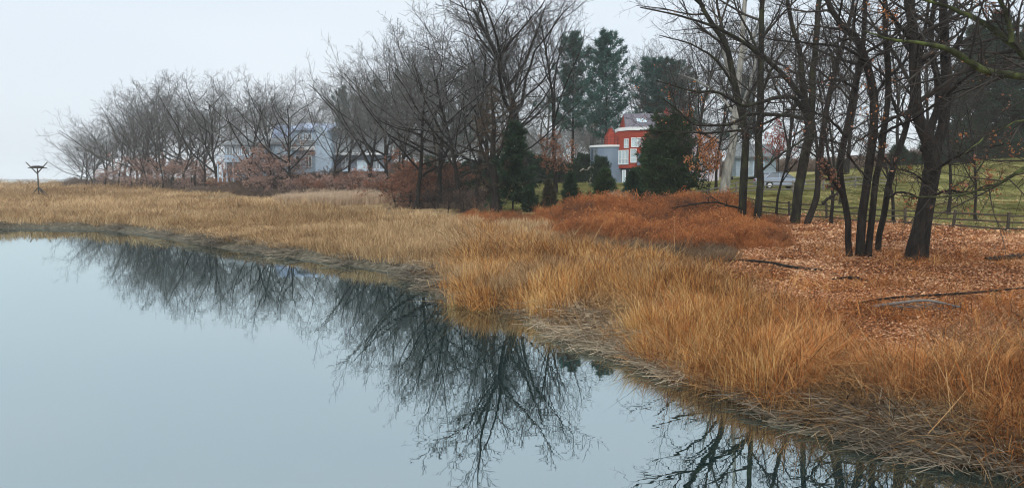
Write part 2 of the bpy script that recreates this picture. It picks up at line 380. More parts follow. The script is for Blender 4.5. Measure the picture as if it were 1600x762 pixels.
# ------------------------------------------------------------------ tree generator
def norm(a): return a / np.maximum(np.linalg.norm(a, axis=-1, keepdims=True), 1e-9)
def grow(rg, start, dirs, length, r0, nseg, wander, up, tip=.25, droop=0):
    n = len(start); P = np.zeros((n, nseg + 1, 3)); R = np.zeros((n, nseg + 1)); P[:, 0] = start; R[:, 0] = r0
    d = norm(dirs); sl = (length / nseg)[:, None]
    for i in range(nseg):
        d = norm(d + rg.normal(0, wander, (n, 3)) + np.array([0, 0, up - droop * (i / nseg)]))
        P[:, i+1] = P[:, i] + d * sl; R[:, i+1] = r0 * (1 - (1 - tip) * (i + 1) / nseg)
    return P, R
def spawn(rg, P, R, nch, t0, t1, ang, angj, flat=0.0):
    n, m, _ = P.shape; m -= 1
    tt = t0 + (t1 - t0) * (np.arange(nch)[None] + rg.random((n, nch))) / nch
    f = tt * m; i = np.minimum(f.astype(int), m - 1); fr = (f - i)[..., None]
    r = np.arange(n)[:, None]
    pos = P[r, i] * (1 - fr) + P[r, i + 1] * fr; dr = norm(P[r, i + 1] - P[r, i])
    rad = R[r, i] * (1 - fr[..., 0]) + R[r, i + 1] * fr[..., 0]
    ref = np.where(np.abs(dr[..., 2:3]) > .9, np.array([1., 0, 0]), np.array([0, 0, 1.]))
    u = norm(np.cross(dr, ref)); v = np.cross(dr, u)
    az = (np.arange(nch)[None] * 2.4 + rg.random((n, 1)) * 6.28 + rg.normal(0, .5, (n, nch)))[..., None]
    th = np.radians(ang + rg.normal(0, angj, (n, nch)))[..., None]
    d = dr * np.cos(th) + (u * np.cos(az) + v * np.sin(az)) * np.sin(th)
    if flat: d[..., 2] *= (1 - flat)
    return pos.reshape(-1, 3), norm(d).reshape(-1, 3), tt.reshape(-1), rad.reshape(-1)
def tubes(sets):
    """sets: list of (P (n,m,3), R (n,m), sides) -> verts, quads"""
    V = []; Q = []; base = 0
    for P, R, k in sets:
        n, m, _ = P.shape
        T = np.empty_like(P); T[:, 1:-1] = P[:, 2:] - P[:, :-2]; T[:, 0] = P[:, 1] - P[:, 0]; T[:, -1] = P[:, -1] - P[:, -2]
        T = norm(T); a = norm(P[:, -1] - P[:, 0])[:, None]
        ref = np.where(np.abs(a[..., 2:3]) > .8, np.array([1., .0, 0]), np.array([0, 0, 1.]))
        u = norm(np.cross(T, np.broadcast_to(ref, T.shape))); v = np.cross(T, u)
        ang = np.arange(k) * 2 * PI / k
        ring = P[:, :, None] + R[:, :, None, None] * (u[:, :, None] * np.cos(ang)[:, None] + v[:, :, None] * np.sin(ang)[:, None])
        V.append(ring.reshape(-1, 3))
        ii = (np.arange(n * m).reshape(n, m) * k)[:, :-1, None] + np.arange(k); jj = (np.arange(n * m).reshape(n, m) * k)[:, :-1, None] + (np.arange(k) + 1) % k
        Q.append((np.stack([ii, jj, jj + k, ii + k], -1).reshape(-1, 4)) + base); base += n * m * k
    return np.concatenate(V), [np.concatenate(Q)]
def twigset(rg, P1, R1, n2, n3, n4, rmin, l2=.5, l3=.5, l4=.5, a2=45, a3=42, up=.05, L1=None, k2=4, t0=.18, wander=.09):
    """sub-branches on limbs P1 -> list of tube sets, and end points"""
    if L1 is None: L1 = np.linalg.norm(np.diff(P1, axis=1), axis=2).sum(1)
    p, d, tt, r = spawn(rg, P1, R1, n2, t0, .98, a2, 10)
    L = np.repeat(L1, n2) * l2 * (1.05 - .6 * tt) * rg.uniform(.6, 1.25, len(tt))
    P2, R2 = grow(rg, p, d, L, np.maximum(r * .5, rmin * 1.6), 5, wander, up, .3)
    out = [(P2, R2, k2)]
    p, d, tt, r = spawn(rg, P2, R2, n3, .15, 1, a3, 12)
    L = np.repeat(L, n3) * l3 * (1.05 - .5 * tt) * rg.uniform(.6, 1.3, len(tt))
    P3, R3 = grow(rg, p, d, L, np.maximum(r * .55, rmin * 1.2), 4, wander * 1.2, up, .4)
    out.append((P3, R3, 3)); E = P3
    if n4:
        p, d, tt, r = spawn(rg, P3, R3, n4, .2, 1, a3, 14)
        L = np.repeat(L, n4) * l4 * rg.uniform(.5, 1.3, len(tt))
        P4, R4 = grow(rg, p, d, L, np.maximum(r * .6, rmin), 3, wander * 1.3, up, .5)
        out.append((P4, R4, 3)); E = P4
    return out, E
def flare(P, R, k=1.5):
    """root flare at the foot of a trunk"""
    z = P[:, :, 2] - P[:, :1, 2]; R *= 1 + (k - 1) * np.exp(-z / (R[:, :1] * 2.2)); return R
def bare_tree(seed, H, nl=10, spread=42, trunk=.72, fork=.28, rk=.0135, lean=0, n2=9, n3=6, n4=3, rmin=.011, up=.085, limb=.5, excur=True):
    rg = np.random.default_rng(seed)
    P0, R0 = grow(rg, np.zeros((1, 3)), np.array([[lean, 0, 1.]]), np.array([H * trunk]), np.array([H * rk]), 16, .045, .03, .28)
    P0[:, 0, 2] = -.25
    R0 = flare(P0, R0)
    p, d, tt, r = spawn(rg, P0, R0, nl, fork, 1, spread, 9)
    L = H * limb * (1.12 - .62 * tt) * rg.uniform(.75, 1.2, nl)
    P1, R1 = grow(rg, p, d, L, r * rg.uniform(.5, .8, nl), 9, .105, up, .22)
    # the leader goes on
    sets, E = twigset(rg, np.concatenate([P1, P0[:, -10:]], 0), np.concatenate([R1, R0[:, -10:]], 0), n2, n3, n4, rmin, up=.05)
    zt = max(s[0][..., 2].max() for s in sets); k = H / zt
    tr = tubes([(P0 * k, R0 * k, 9), (P1 * k, R1 * k, 6)])
    cr = tubes([(a * k, b_, c) for a, b_, c in sets])
    return tr, cr, E.reshape(-1, 3) * k
def leaf_mesh(rg, pts, size, jitter, flatv=False, aspect=.6):
    n = len(pts); c = pts + rg.normal(0, jitter, (n, 3))
    a = norm(rg.normal(0, 1, (n, 3))); b_ = norm(np.cross(a, rg.normal(0, 1, (n, 3)))); nn = np.cross(a, b_)
    s = size * rg.uniform(.6, 1.35, (n, 1))
    v = np.stack([c - a * s, c - b_ * s * aspect + nn * s * .25, c + a * s, c + b_ * s * aspect + nn * s * .25], 1).reshape(-1, 3)
    q = np.arange(4 * n).reshape(n, 4)
    return v, np.concatenate([q[:, [0, 1, 2]], q[:, [0, 2, 3]]])
def add_var(me, n, per, rg, amp=.5, centre=.5):
    """per-leaf colour variation on a mesh whose leaves have `per` vertices each"""
    a = me.attributes.new('leafvar', 'FLOAT', 'POINT')
    a.data.foreach_set('value', np.repeat((centre + rg.uniform(-amp, amp, n)), per).astype(np.float32))

def thing(name, loc, rz=0, scl=1.0, tilt=(0, 0)):
    o = link(name, None, loc=loc, rot=(tilt[0], tilt[1], rz)); o.scale = (scl,) * 3 if np.isscalar(scl) else scl
    o.empty_display_size = .3
    return o

# --- variants of bare trees (shared by copies)
VAR = []
specs = [dict(nl=15, spread=62, trunk=.6, fork=.2, limb=.54), dict(nl=14, spread=50, trunk=.68, fork=.24, limb=.48), dict(nl=16, spread=66, trunk=.56, fork=.22, limb=.58),
         dict(nl=13, spread=58, trunk=.6, fork=.25, limb=.55, lean=.14), dict(nl=11, spread=32, trunk=.72, fork=.4, limb=.46), dict(nl=14, spread=58, trunk=.5, fork=.3, limb=.66, lean=-.12)]
for i, s in enumerate(specs):
    tr, cr, E = bare_tree(100 + i, 22.0, rmin=.0135, n2=9, n3=6, n4=3, rk=.0108, **s)
    VAR.append((mesh_np('trunk', tr[0], tr[1], True, [M['bark_grey']]), mesh_np('crown', cr[0], cr[1], False, [M['twig_grey']]),
                E, mesh_np('wood_tree', np.concatenate([tr[0], cr[0]]), [np.concatenate([tr[1][0], cr[1][0] + len(tr[0])])], False, [M['twig_grey']])))
# thin understorey tree
tr, cr, E = bare_tree(140, 12.0, nl=9, spread=35, trunk=.75, fork=.25, limb=.42, rk=.009, n2=7, n3=5, n4=2, rmin=.010)
SAP = (mesh_np('trunk', tr[0], tr[1], True, [M['bark_dark']]), mesh_np('crown', cr[0], cr[1], False, [M['twig_dark']]))
BARK2 = {}
def recol(me, m):
    k = (me.name, m.name)
    if k not in BARK2:
        c = me.copy(); c.materials.clear(); c.materials.append(m); BARK2[k] = c
    return BARK2[k]
def gzs(x, y): return float(gz(np.array([x]), np.array([y]))[0])
def put_tree(px, D, top, v, name, label, group=None, rz=None, tilt=(0, 0), wid=1.0, mats=None):
    x = xat(px, D); z = gzs(x, D); H = zat(top, D) - z
    me_t, me_c = (VAR[v][0], VAR[v][1]) if v >= 0 else SAP
    h0 = 22.0 if v >= 0 else 12.0
    s = H / h0
    o = thing(name, (x, D, z), random.uniform(0, 6.28) if rz is None else rz, (s * wid, s * wid, s), tilt)
    if mats: me_t, me_c = recol(me_t, M[mats[0]]), recol(me_c, M[mats[1]])
    link('trunk', me_t, o); link('crown', me_c, o)
    return tag(o, label, 'tree', group)
g = 'bare trees of the point by the bay'
la = 'bare grey tree in the dense grove on the point by the bay'
for px, D, top, v in [(128,205,212,3),(150,200,180,0),(172,196,168,2),(195,190,142,1),(215,185,128,0),(238,178,112,2),(262,172,104,1),(290,165,108,0),(318,160,102,2),
                      (180,216,165,5),(225,210,135,4),(305,200,116,0),(140,214,200,2)]:
    put_tree(px, D, top, v, 'bare_tree', la, g, tilt=(0, random.uniform(-.1, .02)), wid=1.05)
put_tree(340, 143, 101, 0, 'bare_tree', 'leaning bare tree at the marsh edge beside the deck of the grey house', tilt=(0, -.12), mats=('bark_dark', 'twig_grey'))
g = 'bare trees in front of the grey house'; la = 'tall bare tree standing between the marsh and the grey house'
for px, D, top, v in [(388,120,97,2),(455,116,106,0),(425,122,130,4),(520,108,106,5),(545,110,95,1)]:
    put_tree(px, D, top, v, 'bare_tree', la, g, mats=('bark_dark', 'twig_grey'))
g = 'slim trees of the point by the bay'
for px, D, top in [(150,190,222),(168,186,205),(188,180,190),(205,176,180),(222,172,175),(246,166,170),(268,160,165),(284,156,175),(304,150,168),(322,148,172),(136,196,235),(256,158,200),(232,164,210)]:
    put_tree(px, D, top, -1, 'bare_sapling', 'slim bare tree in the understorey of the point by the bay', g, tilt=(random.uniform(-.08, .08), random.uniform(-.2, .05)), wid=1.3)
g = 'bare trees behind the grey house'; la = 'bare tree rising behind the roofs of the grey house'
for px, D, top, v in [(360,185,112,2),(410,180,118,0),(480,170,115,5),(560,165,100,0),(510,160,118,2)]:
    put_tree(px, D, top, v, 'bare_tree', la, g)
g = 'tall bare trees at the thicket edge'; la = 'tall dark bare tree rising from the rust-brown thicket left of the hemlock'
for px, D, top, v in [(628,84,30,1),(652,72,18,2),(688,74,-2,0),(716,69,10,2),(744,72,5,1)]:
    put_tree(px, D, top, v, 'bare_tree', la, g, mats=('bark_dark', 'twig_grey'))
put_tree(766, 76, -25, 2, 'bare_tree', 'tall bare tree directly behind the vine-hung trunk', mats=('bark_dark', 'twig_dark'))
put_tree(795, 82, 0, 4, 'bare_tree', 'slim tall bare tree directly behind the hemlock', mats=('bark_dark', 'twig_dark'))
g = 'bare trees at the end of the grey house'; la = 'bare tree at the dark wing of the grey house behind the reeds'
for px, D, top, v in [(575,100,66,2),(605,104,52,0)]:
    put_tree(px, D, top, v, 'bare_tree', la, g, mats=('bark_dark', 'twig_grey'))
g = 'bare trees deep in the woods'; la = 'bare grey tree deep in the woods between the two houses'
for px, D, top, v in [(595,135,88,5),(645,138,70,0),(700,130,50,2),(785,130,40,0)]:
    put_tree(px, D, top, v, 'bare_tree', la, g)
put_tree(826, 72, -62, 4, 'bare_tree', 'tallest bare tree with thick straight trunk behind the small spruces', mats=('bark_dark', 'twig_dark'), wid=1.75)
put_tree(868, 80, -25, 4, 'bare_tree', 'slim dark bare tree rising through the russet-leaved oak', mats=('bark_dark', 'twig_dark'), wid=.9)
g = 'bare trees behind the red house'; la = 'bare tree rising behind the red house'
for px, D, top, v in [(850,135,70,0),(985,135,75,4),(1020,128,60,1),(1060,125,45,0),(1100,128,50,2),(1140,118,30,1),(920,140,90,4)]:
    put_tree(px, D, top, v, 'bare_tree', la, g)
g = 'bare trees beyond the rail fence'; la = 'bare tree beyond the rail fence at the top of the lawn'
for px, D, top, v in [(1085,82,10,4),(1180,95,20,4),(1225,92,0,1),(1275,98,30,4),(1320,92,-10,1),(1400,102,10,4),(1450,100,0,1)]:
    put_tree(px, D, top, v, 'bare_tree', la, g, mats=('bark_dark', 'twig_dark'))

g = 'slim saplings by the rail fence'; la = 'slim bare sapling among the big trunks by the rail fence'
for px, D, top in [(1212,52,120),(1300,46,60),(1312,58,90),(1398,47,70),(1482,52,60),(1525,50,120),(1078,66,90),(1118,72,60),(1305,70,60)]:
    put_tree(px, D, top, -1, 'bare_sapling', la, g, tilt=(random.uniform(-.08, .08), random.uniform(-.1, .1)))
# --- hero trees traced at the near bank
def smooth_line(pts, n):
    p = np.array(pts, float); t = np.arange(len(p)); q = np.linspace(0, len(p) - 1, n)
    pp = np.vstack([2 * p[0] - p[1], p, 2 * p[-1] - p[-2]])
    i = np.minimum(q.astype(int), len(p) - 2); f = (q - i)[:, None]
    a, b_, c, d = pp[i], pp[i+1], pp[i+2], pp[i+3]
    return .5 * ((2*b_) + (c - a) * f + (2*a - 5*b_ + 4*c - d) * f*f + (3*b_ - a - 3*c + d) * f**3)
def px_limb(pts, D, dd=0, n=22):
    """pts: (px, py, width px[, depth offset])"""
    m = len(pts); L = []
    for i, p in enumerate(pts):
        d = D + (p[3] if len(p) > 3 else dd * i / (m - 1))
        L.append((*W(p[0], p[1], d), .88 * p[2] * d / F / 2))
    q = smooth_line(L, n); return q[:, :3], np.maximum(q[:, 3], .006)
def hero(name, label, D, trunks, limbs, bark, twig, seed, n2=(10, 9), n3=7, n4=4, l2=.36, extra_up=.03, leaves=0, leaf_mat='leaf_orange', rough=.0, rmin=.006, group=None):
    rg = np.random.default_rng(seed)
    b0 = trunks[0][0]; base = W(b0[0], b0[1], D); gzv = gzs(base[0], D)
    base[2] = gzv
    root = thing(name, tuple(base))
    def part(pname, polys, twn):
        Ps, Rs = [], []
        for k, pl in enumerate(polys):
            P, R = px_limb(pl[0] if isinstance(pl, tuple) else pl, D, pl[1] if isinstance(pl, tuple) else 0)
            P = P - base
            if pname == 'trunk':
                P[0, 2] -= .25
            P += np.random.default_rng(seed + k).normal(0, .012, P.shape)
            Ps.append(P); Rs.append(R)
        Ps = np.array(Ps); Rs = np.array(Rs)
        if pname == 'trunk': Rs = flare(Ps, Rs, 1.2)
        for P, R in zip(Ps, Rs):
            v, f = tubes([(P[None], R[None], 12 if pname == 'trunk' else 8)])
            # lumpy bark
            v = v + (np.random.default_rng(seed).random(v.shape) - .5) * np.repeat(R, 12 if pname == 'trunk' else 8)[:, None] * .16
            link(pname, mesh_np(pname, v, f, True, [bark]), root)
        return Ps, Rs
    P0, R0 = part('trunk', trunks, 0)
    sets = []; E = []
    s, e = twigset(rg, P0[:, 8:], R0[:, 8:], n2[0], n3, n4, rmin, l2=l2 * .8, l3=.5, l4=.5, up=extra_up, a2=55); sets += s; E.append(e.reshape(-1, 3))
    if limbs:
        P1, R1 = part('limb', limbs, 0)
        s, e = twigset(rg, P1, R1, n2[1], n3, n4, rmin, l2=l2, l3=.5, l4=.5, up=extra_up); sets += s; E.append(e.reshape(-1, 3))
    v, f = tubes(sets); link('crown', mesh_np('crown', v, f, False, [twig]), root)
    E = np.concatenate(E)
    if leaves:
        # dead leaves hang on in clumps
        c = E[rg.choice(len(E), 26)]; d = np.min(np.linalg.norm(E[:, None] - c[None], axis=2), axis=1) if len(E) < 60000 else rg.random(len(E))
        cand = E[d < .45]; cand = cand[rg.choice(len(cand), min(leaves, len(cand)), False)]
        v, f = leaf_mesh(rg, cand, .05, .03); me = mesh_np('leaves', v, [f], False, [M[leaf_mat]]); add_var(me, len(cand), 4, rg, .5)
        o = link('leaves', me, root); o['kind'] = 'stuff'
    return tag(root, label, 'tree', group)

hero('bare_tree', 'dark curving trunk beside a straight twin trunk, in front of the rail fence', 44,
     [[(1161,362,15),(1160,320,14),(1163,270,13),(1166,225,12.5),(1161,190,12),(1152,150,11),(1145,115,10),(1135,70,9),(1115,42,8),(1092,0,7),(1072,-60,6),(1060,-130,4.5),(1056,-220,3),(1050,-290,1.5)]],
     [([(1137,75,6),(1128,40,5),(1120,0,4),(1118,-50,2.5)], 2), ([(1163,175,5),(1175,140,4),(1200,100,3),(1225,50,2)], 3), ([(1160,325,4),(1140,322,3.5),(1120,316,3),(1090,318,2.5),(1050,325,1.5)], -2),
      ([(1150,140,5),(1120,95,4),(1080,70,3),(1030,55,1.5)], -3), ([(1100,10,6),(1060,-20,5),(1010,-40,3.5),(960,-80,2)], -4), ([(1072,-60,5),(1030,-120,4),(1000,-180,3),(980,-240,1.5)], -3), ([(1062,-120,5),(1100,-180,4),(1120,-240,2)], 3)],
     M['bark_moss'], M['twig_dark'], 301, n2=(12, 9))
hero('bare_tree', 'straight dark trunk beside a curving twin trunk, in front of the rail fence', 43.5,
     [[(1181,357,14),(1186,310,13),(1188,265,12.5),(1185,220,12),(1189,180,12),(1188,130,11.5),(1190,70,10),(1190,20,9),(1192,-60,8),(1194,-140,6),(1190,-230,4),(1188,-310,1.5)]],
     [([(1189,150,5),(1205,110,4),(1230,70,3),(1260,20,2)], -2), ([(1188,90,5),(1170,50,4),(1150,10,3),(1135,-40,2)], 3), ([(1187,270,4.5),(1215,245,4),(1250,222,3.5),(1275,205,3)], 1), ([(1190,60,4),(1215,20,3),(1235,-30,2)], 2), ([(1192,-50,6),(1150,-110,5),(1110,-160,3.5),(1080,-220,1.5)], -3), ([(1193,-100,5),(1235,-160,4),(1265,-230,2)], 2), ([(1191,-20,5),(1160,-60,4),(1110,-90,3),(1050,-110,1.5)], -4)],
     M['bark_moss'], M['twig_dark'], 302, n2=(12, 9))
hero('bare_tree', 'forked dark tree with long limbs reaching out over the red bramble', 45,
     [[(1241,358,17),(1246,310,16),(1256,250,16),(1266,210,17),(1264,190,17),(1258,165,14),(1254,120,10),(1250,80,8),(1238,40,7),(1225,-30,6),(1215,-120,4.5),(1200,-210,3),(1190,-280,1.5)],
      [(1264,205,15,0),(1268,170,12,.1),(1270,120,11,.2),(1274,80,10,.4),(1277,30,9,.6),(1284,-40,8,1),(1290,-130,6,1.2),(1300,-230,3.5,1.5),(1305,-310,1.5,1.8)]],
     [([(1252,152,9),(1235,130,9),(1210,104,8),(1185,84,7),(1150,58,6),(1105,38,5),(1060,24,3.5),(1000,12,2)], -4),
      ([(1254,168,8),(1238,152,8),(1212,153,7),(1191,159,6.5),(1165,165,6),(1144,157,5.5),(1117,143,4.5),(1086,143,3.5),(1026,126,2)], -6),
      ([(1256,185,7),(1230,181,6.5),(1178,178,6),(1154,188,5.5),(1138,195,5),(1091,196,4),(1073,186,3.5),(1060,173,3),(1030,150,1.5)], -7),
      ([(1252,160,6),(1225,178,5),(1175,200,4),(1110,208,3.5),(1060,206,2.5),(1000,204,1.5)], -3)],
     M['bark_moss'], M['twig_dark'], 303, n2=(12, 14), l2=.32, leaves=220)
hero('bare_tree', 'slanting slim dark trunk next to the forked tree', 44.5,
     [[(1258,353,11),(1274,315,11),(1279,270,10),(1284,225,10),(1291,173,9),(1305,110,8),(1318,68,7),(1332,10,5),(1340,-40,3)]],
     [([(1281,250,4),(1262,235,3),(1240,228,2)], 0), ([(1296,150,4),(1325,110,3),(1350,60,2)], 1), ([(1308,100,4),(1290,60,3),(1280,10,2)], -2), ([(1284,318,6),(1297,308,5),(1310,300,4),(1318,280,2)], 0)],
     M['bark_dark'], M['twig_dark'], 304, n2=(10, 8))
hero('bare_tree', 'multi-stemmed dark tree with a pale broken stub, on the leaf-strewn bank', 28,
     [[(1343,404,16),(1347,345,15),(1352,303,14),(1358,260,15),(1364,209,15),(1365,169,15),(1365,140,14),(1350,88,12),(1338,58,11),(1317,42,10),(1297,10,9),(1272,-60,7),(1255,-150,5),(1245,-260,2)],
      [(1329,403,11),(1325,350,11),(1319,307,11),(1312,270,12),(1318,225,12),(1328,180,11),(1335,140,10),(1345,90,9),(1350,40,8),(1352,-80,6),(1345,-200,4),(1340,-320,2)],
      [(1356,403,12),(1361,350,11),(1366,300,11),(1376,240,11),(1384,180,10),(1388,120,10),(1384,60,9),(1382,0,8),(1378,-100,6),(1385,-220,4),(1390,-330,2)]],
     [([(1319,307,9),(1308,290,9),(1296,274,8),(1288,258,7)], -.5),
      ([(1352,95,6),(1320,75,5),(1285,70,4),(1240,66,3),(1190,60,2)], -4), ([(1364,150,6),(1390,120,5),(1420,90,4),(1455,50,3)], 2), ([(1340,140,5),(1310,125,4),(1275,130,3),(1225,140,2)], -5),
      ([(1362,220,6),(1395,200,5),(1430,185,4),(1480,150,3),(1540,130,2)], -5), ([(1322,215,5),(1300,190,4),(1270,175,3),(1225,170,2)], -5), ([(1355,280,4),(1335,255,3.5),(1310,225,3),(1280,215,2)], -4)],
     M['bark_dark'], M['twig_dark'], 305, n2=(15, 16), l2=.38, leaves=420, leaf_mat="leaf_russet", rmin=.005)
hero('bare_tree', 'slim slanting trunk between the multi-stemmed tree and the big leaning trunk', 29.5,
     [[(1371,392,10),(1384,316,10),(1396,262,10),(1411,215,10),(1425,160,9),(1432,110,8),(1445,50,6),(1455,-20,4)]],
     [([(1396,262,4),(1375,240,3),(1350,230,2)], -2), ([(1415,205,4),(1395,160,3),(1390,110,2)], 1), ([(1385,312,4),(1405,300,4),(1430,306,3),(1450,320,2)], -2)],
     M['bark_dark'], M['twig_dark'], 306, n2=(10, 8), leaves=200)
hero('bare_tree', 'thickest near-black leaning trunk that forks above the rail fence', 27,
     [[(1430,414,38),(1438,365,32),(1446,320,29),(1454,280,28),(1457,250,28),(1449,218,24),(1436,190,20),(1430,150,18),(1430,115,18),(1427,58,16),(1420,0,14),(1412,-100,11),(1395,-230,8),(1380,-380,3)],
      [(1457,255,24,.1),(1464,225,20,.2),(1473,200,18,.3),(1478,160,18,.4),(1479,115,17,.5),(1475,60,15,.8),(1474,10,13,1),(1480,-100,10,1.5),(1500,-240,7,2),(1515,-380,3,2.4)],
      [(1446,224,13,0),(1458,190,13,.8),(1466,160,12,1.2),(1462,110,10,2),(1455,60,9,2.5),(1460,0,7,3),(1468,-50,4,3.2)]],
     [([(1430,110,9),(1450,88,8),(1462,66,6),(1475,40,4),(1485,10,2)], 1), ([(1428,70,8),(1405,40,6),(1385,15,4),(1360,-20,2)], -2), ([(1432,170,6),(1405,180,5),(1370,200,4),(1335,225,3),(1300,240,2)], -4),
      ([(1478,150,7),(1505,125,5),(1540,105,4),(1585,95,2)], -3), ([(1456,270,6),(1485,250,5),(1520,235,4),(1570,225,2)], -4), ([(1448,310,5),(1480,298,4.5),(1515,300,3.5),(1560,285,2)], -3),
      ([(1452,290,4),(1425,270,3),(1395,262,2)], -4), ([(1478,90,6),(1500,60,5),(1515,20,3.5),(1525,-30,2)], 2)],
     M['bark_dark'], M['twig_dark'], 307, n2=(13, 16), l2=.36, leaves=480, leaf_mat="leaf_orange", rmin=.005)
hero('bare_tree', 'mossy green limbs of a near tree reaching in over the lawn', 21,
     [[(1760,500,34),(1752,400,32),(1745,300,30),(1735,200,28),(1722,120,26),(1710,40,22),(1700,-60,14)]],
     [([(1728,140,17),(1690,125,15),(1640,121,14),(1595,118,13),(1545,112,12),(1508,93,11),(1472,73,9),(1430,66,6),(1390,60,4),(1350,48,2)], -2),
      ([(1722,110,17),(1680,100,16),(1640,98,15),(1603,88,15),(1580,66,13),(1542,40,10),(1505,20,8),(1460,4,5),(1410,-8,3)], 1),
      ([(1738,230,12),(1690,240,10),(1640,250,8),(1600,264,7),(1560,288,5),(1505,304,4),(1450,308,3),(1400,304,1.5)], -2),
      ([(1580,66,9),(1575,30,8),(1560,-5,6),(1540,-50,3)], 0),
      ([(1735,200,9),(1690,180,7),(1640,178,6),(1590,190,4),(1540,215,3),(1500,245,1.5)], -3)],
     M['bark_green'], M['twig_dark'], 308, n2=(10, 16), l2=.36, leaves=260, leaf_mat="leaf_russet", rmin=.004)
# pale smooth trunk by the fence
hero('pale_bark_tree', 'pale smooth-barked leaning trunk behind the rail fence', 62,
     [[(1129,312,18),(1136,270,17),(1144,230,14),(1148,190,12),(1152,150,11),(1158,90,10),(1162,30,8),(1166,-40,6),(1168,-90,3)]],
     [([(1147,200,6),(1165,150,5),(1180,100,4),(1192,40,2.5)], 3), ([(1152,150,6),(1135,100,5),(1122,50,4),(1112,0,2)], -3), ([(1158,90,5),(1180,50,4),(1195,0,3)], 2), ([(1149,180,5),(1125,150,4),(1095,130,3),(1060,115,1.5)], 2)],
     M['bark_pale'], M['twig_grey'], 309, n2=(12, 10), rmin=.009)

# ------------------------------------------------------------------ conifers and evergreens
def conifer(seed, H, bare=.3, width=.2, nb=60, prof=.7, tuft=.45, nt_=26, droop=.0, rk=.011, irregular=.35, blades=6, tip_up=.03, dense=1.0, slim=.18):
    rg = np.random.default_rng(seed)
    P0, R0 = grow(rg, np.zeros((1, 3)), np.array([[0, 0, 1.]]), np.array([H * .98]), np.array([H * rk]), 14, .012, .05, .12); P0[:, 0, 2] = -.2
    R0 = flare(P0, R0, 1.3)
    tt = bare + (1 - bare) * (np.arange(nb) + rg.random(nb)) / nb
    f = tt * 14; i = np.minimum(f.astype(int), 13); fr = (f - i)[:, None]; pos = P0[0, i] * (1 - fr) + P0[0, i + 1] * fr
    az = np.arange(nb) * 2.4 + rg.normal(0, .3, nb)
    u = (tt - bare) / (1 - bare)
    L = H * width * ((1 - u) ** prof + .06) * rg.uniform(1 - irregular, 1 + irregular * .6, nb)
    d = np.stack([np.cos(az), np.sin(az), .35 - droop + .5 * u], -1)
    P1, R1 = grow(rg, pos, d, L, np.maximum(H * .0022 * (1.2 - u), .008), 6, .06, tip_up, .3)
    # tufts along side sprays
    n = nb * nt_
    k = rg.integers(0, nb, n) if False else np.repeat(np.arange(nb), nt_)
    q = .12 + .9 * rg.random(n) ** .75; q = np.minimum(q, 1); f = q * 6; i = np.minimum(f.astype(int), 5); fr = (f - i)[:, None]
    p = P1[k, i] * (1 - fr) + P1[k, i + 1] * fr; dr = norm(P1[k, i + 1] - P1[k, i])
    side = norm(np.cross(dr, np.array([0, 0, 1.]))); sgn = rg.uniform(-1, 1, (n, 1))
    off = side * sgn * (L[k] * slim * 2 * (1.15 - q))[:, None] + np.stack([np.zeros(n), np.zeros(n), rg.normal(0, .06, n) * L[k] - abs(sgn[:, 0]) * droop * .3 * L[k]], -1)
    p = p + off; ax = norm(dr + side * sgn * .9 + rg.normal(0, .25, (n, 3)))
    V = []; Fc = []
    s = tuft * rg.uniform(.6, 1.3, n)
    for j in range(blades):
        w_ = norm(ax + rg.normal(0, .55, (n, 3))); b_ = norm(np.cross(w_, rg.normal(0, 1, (n, 3))))
        V.append(np.stack([p - b_ * (s * .10)[:, None], p + b_ * (s * .10)[:, None], p + w_ * s[:, None]], 1))
    V = np.stack(V, 1).reshape(-1, 3)          # n, blades, 3
    return tubes([(P0, R0, 8)]), tubes([(P1, R1, 3)]), V, n * blades, rg
def con_mesh(seed, H, nm, **k):
    tr, br, V, nb, rg = conifer(seed, H, **k)
    bark = M['bark_dark']
    m1 = mesh_np('trunk', tr[0], tr[1], True, [bark]); m2 = mesh_np('branches', br[0], br[1], True, [bark])
    m3 = mesh_np('crown', V, [np.arange(nb * 3).reshape(-1, 3)], False, [M[nm]]); add_var(m3, nb, 3, rg, .35, .5)
    return m1, m2, m3
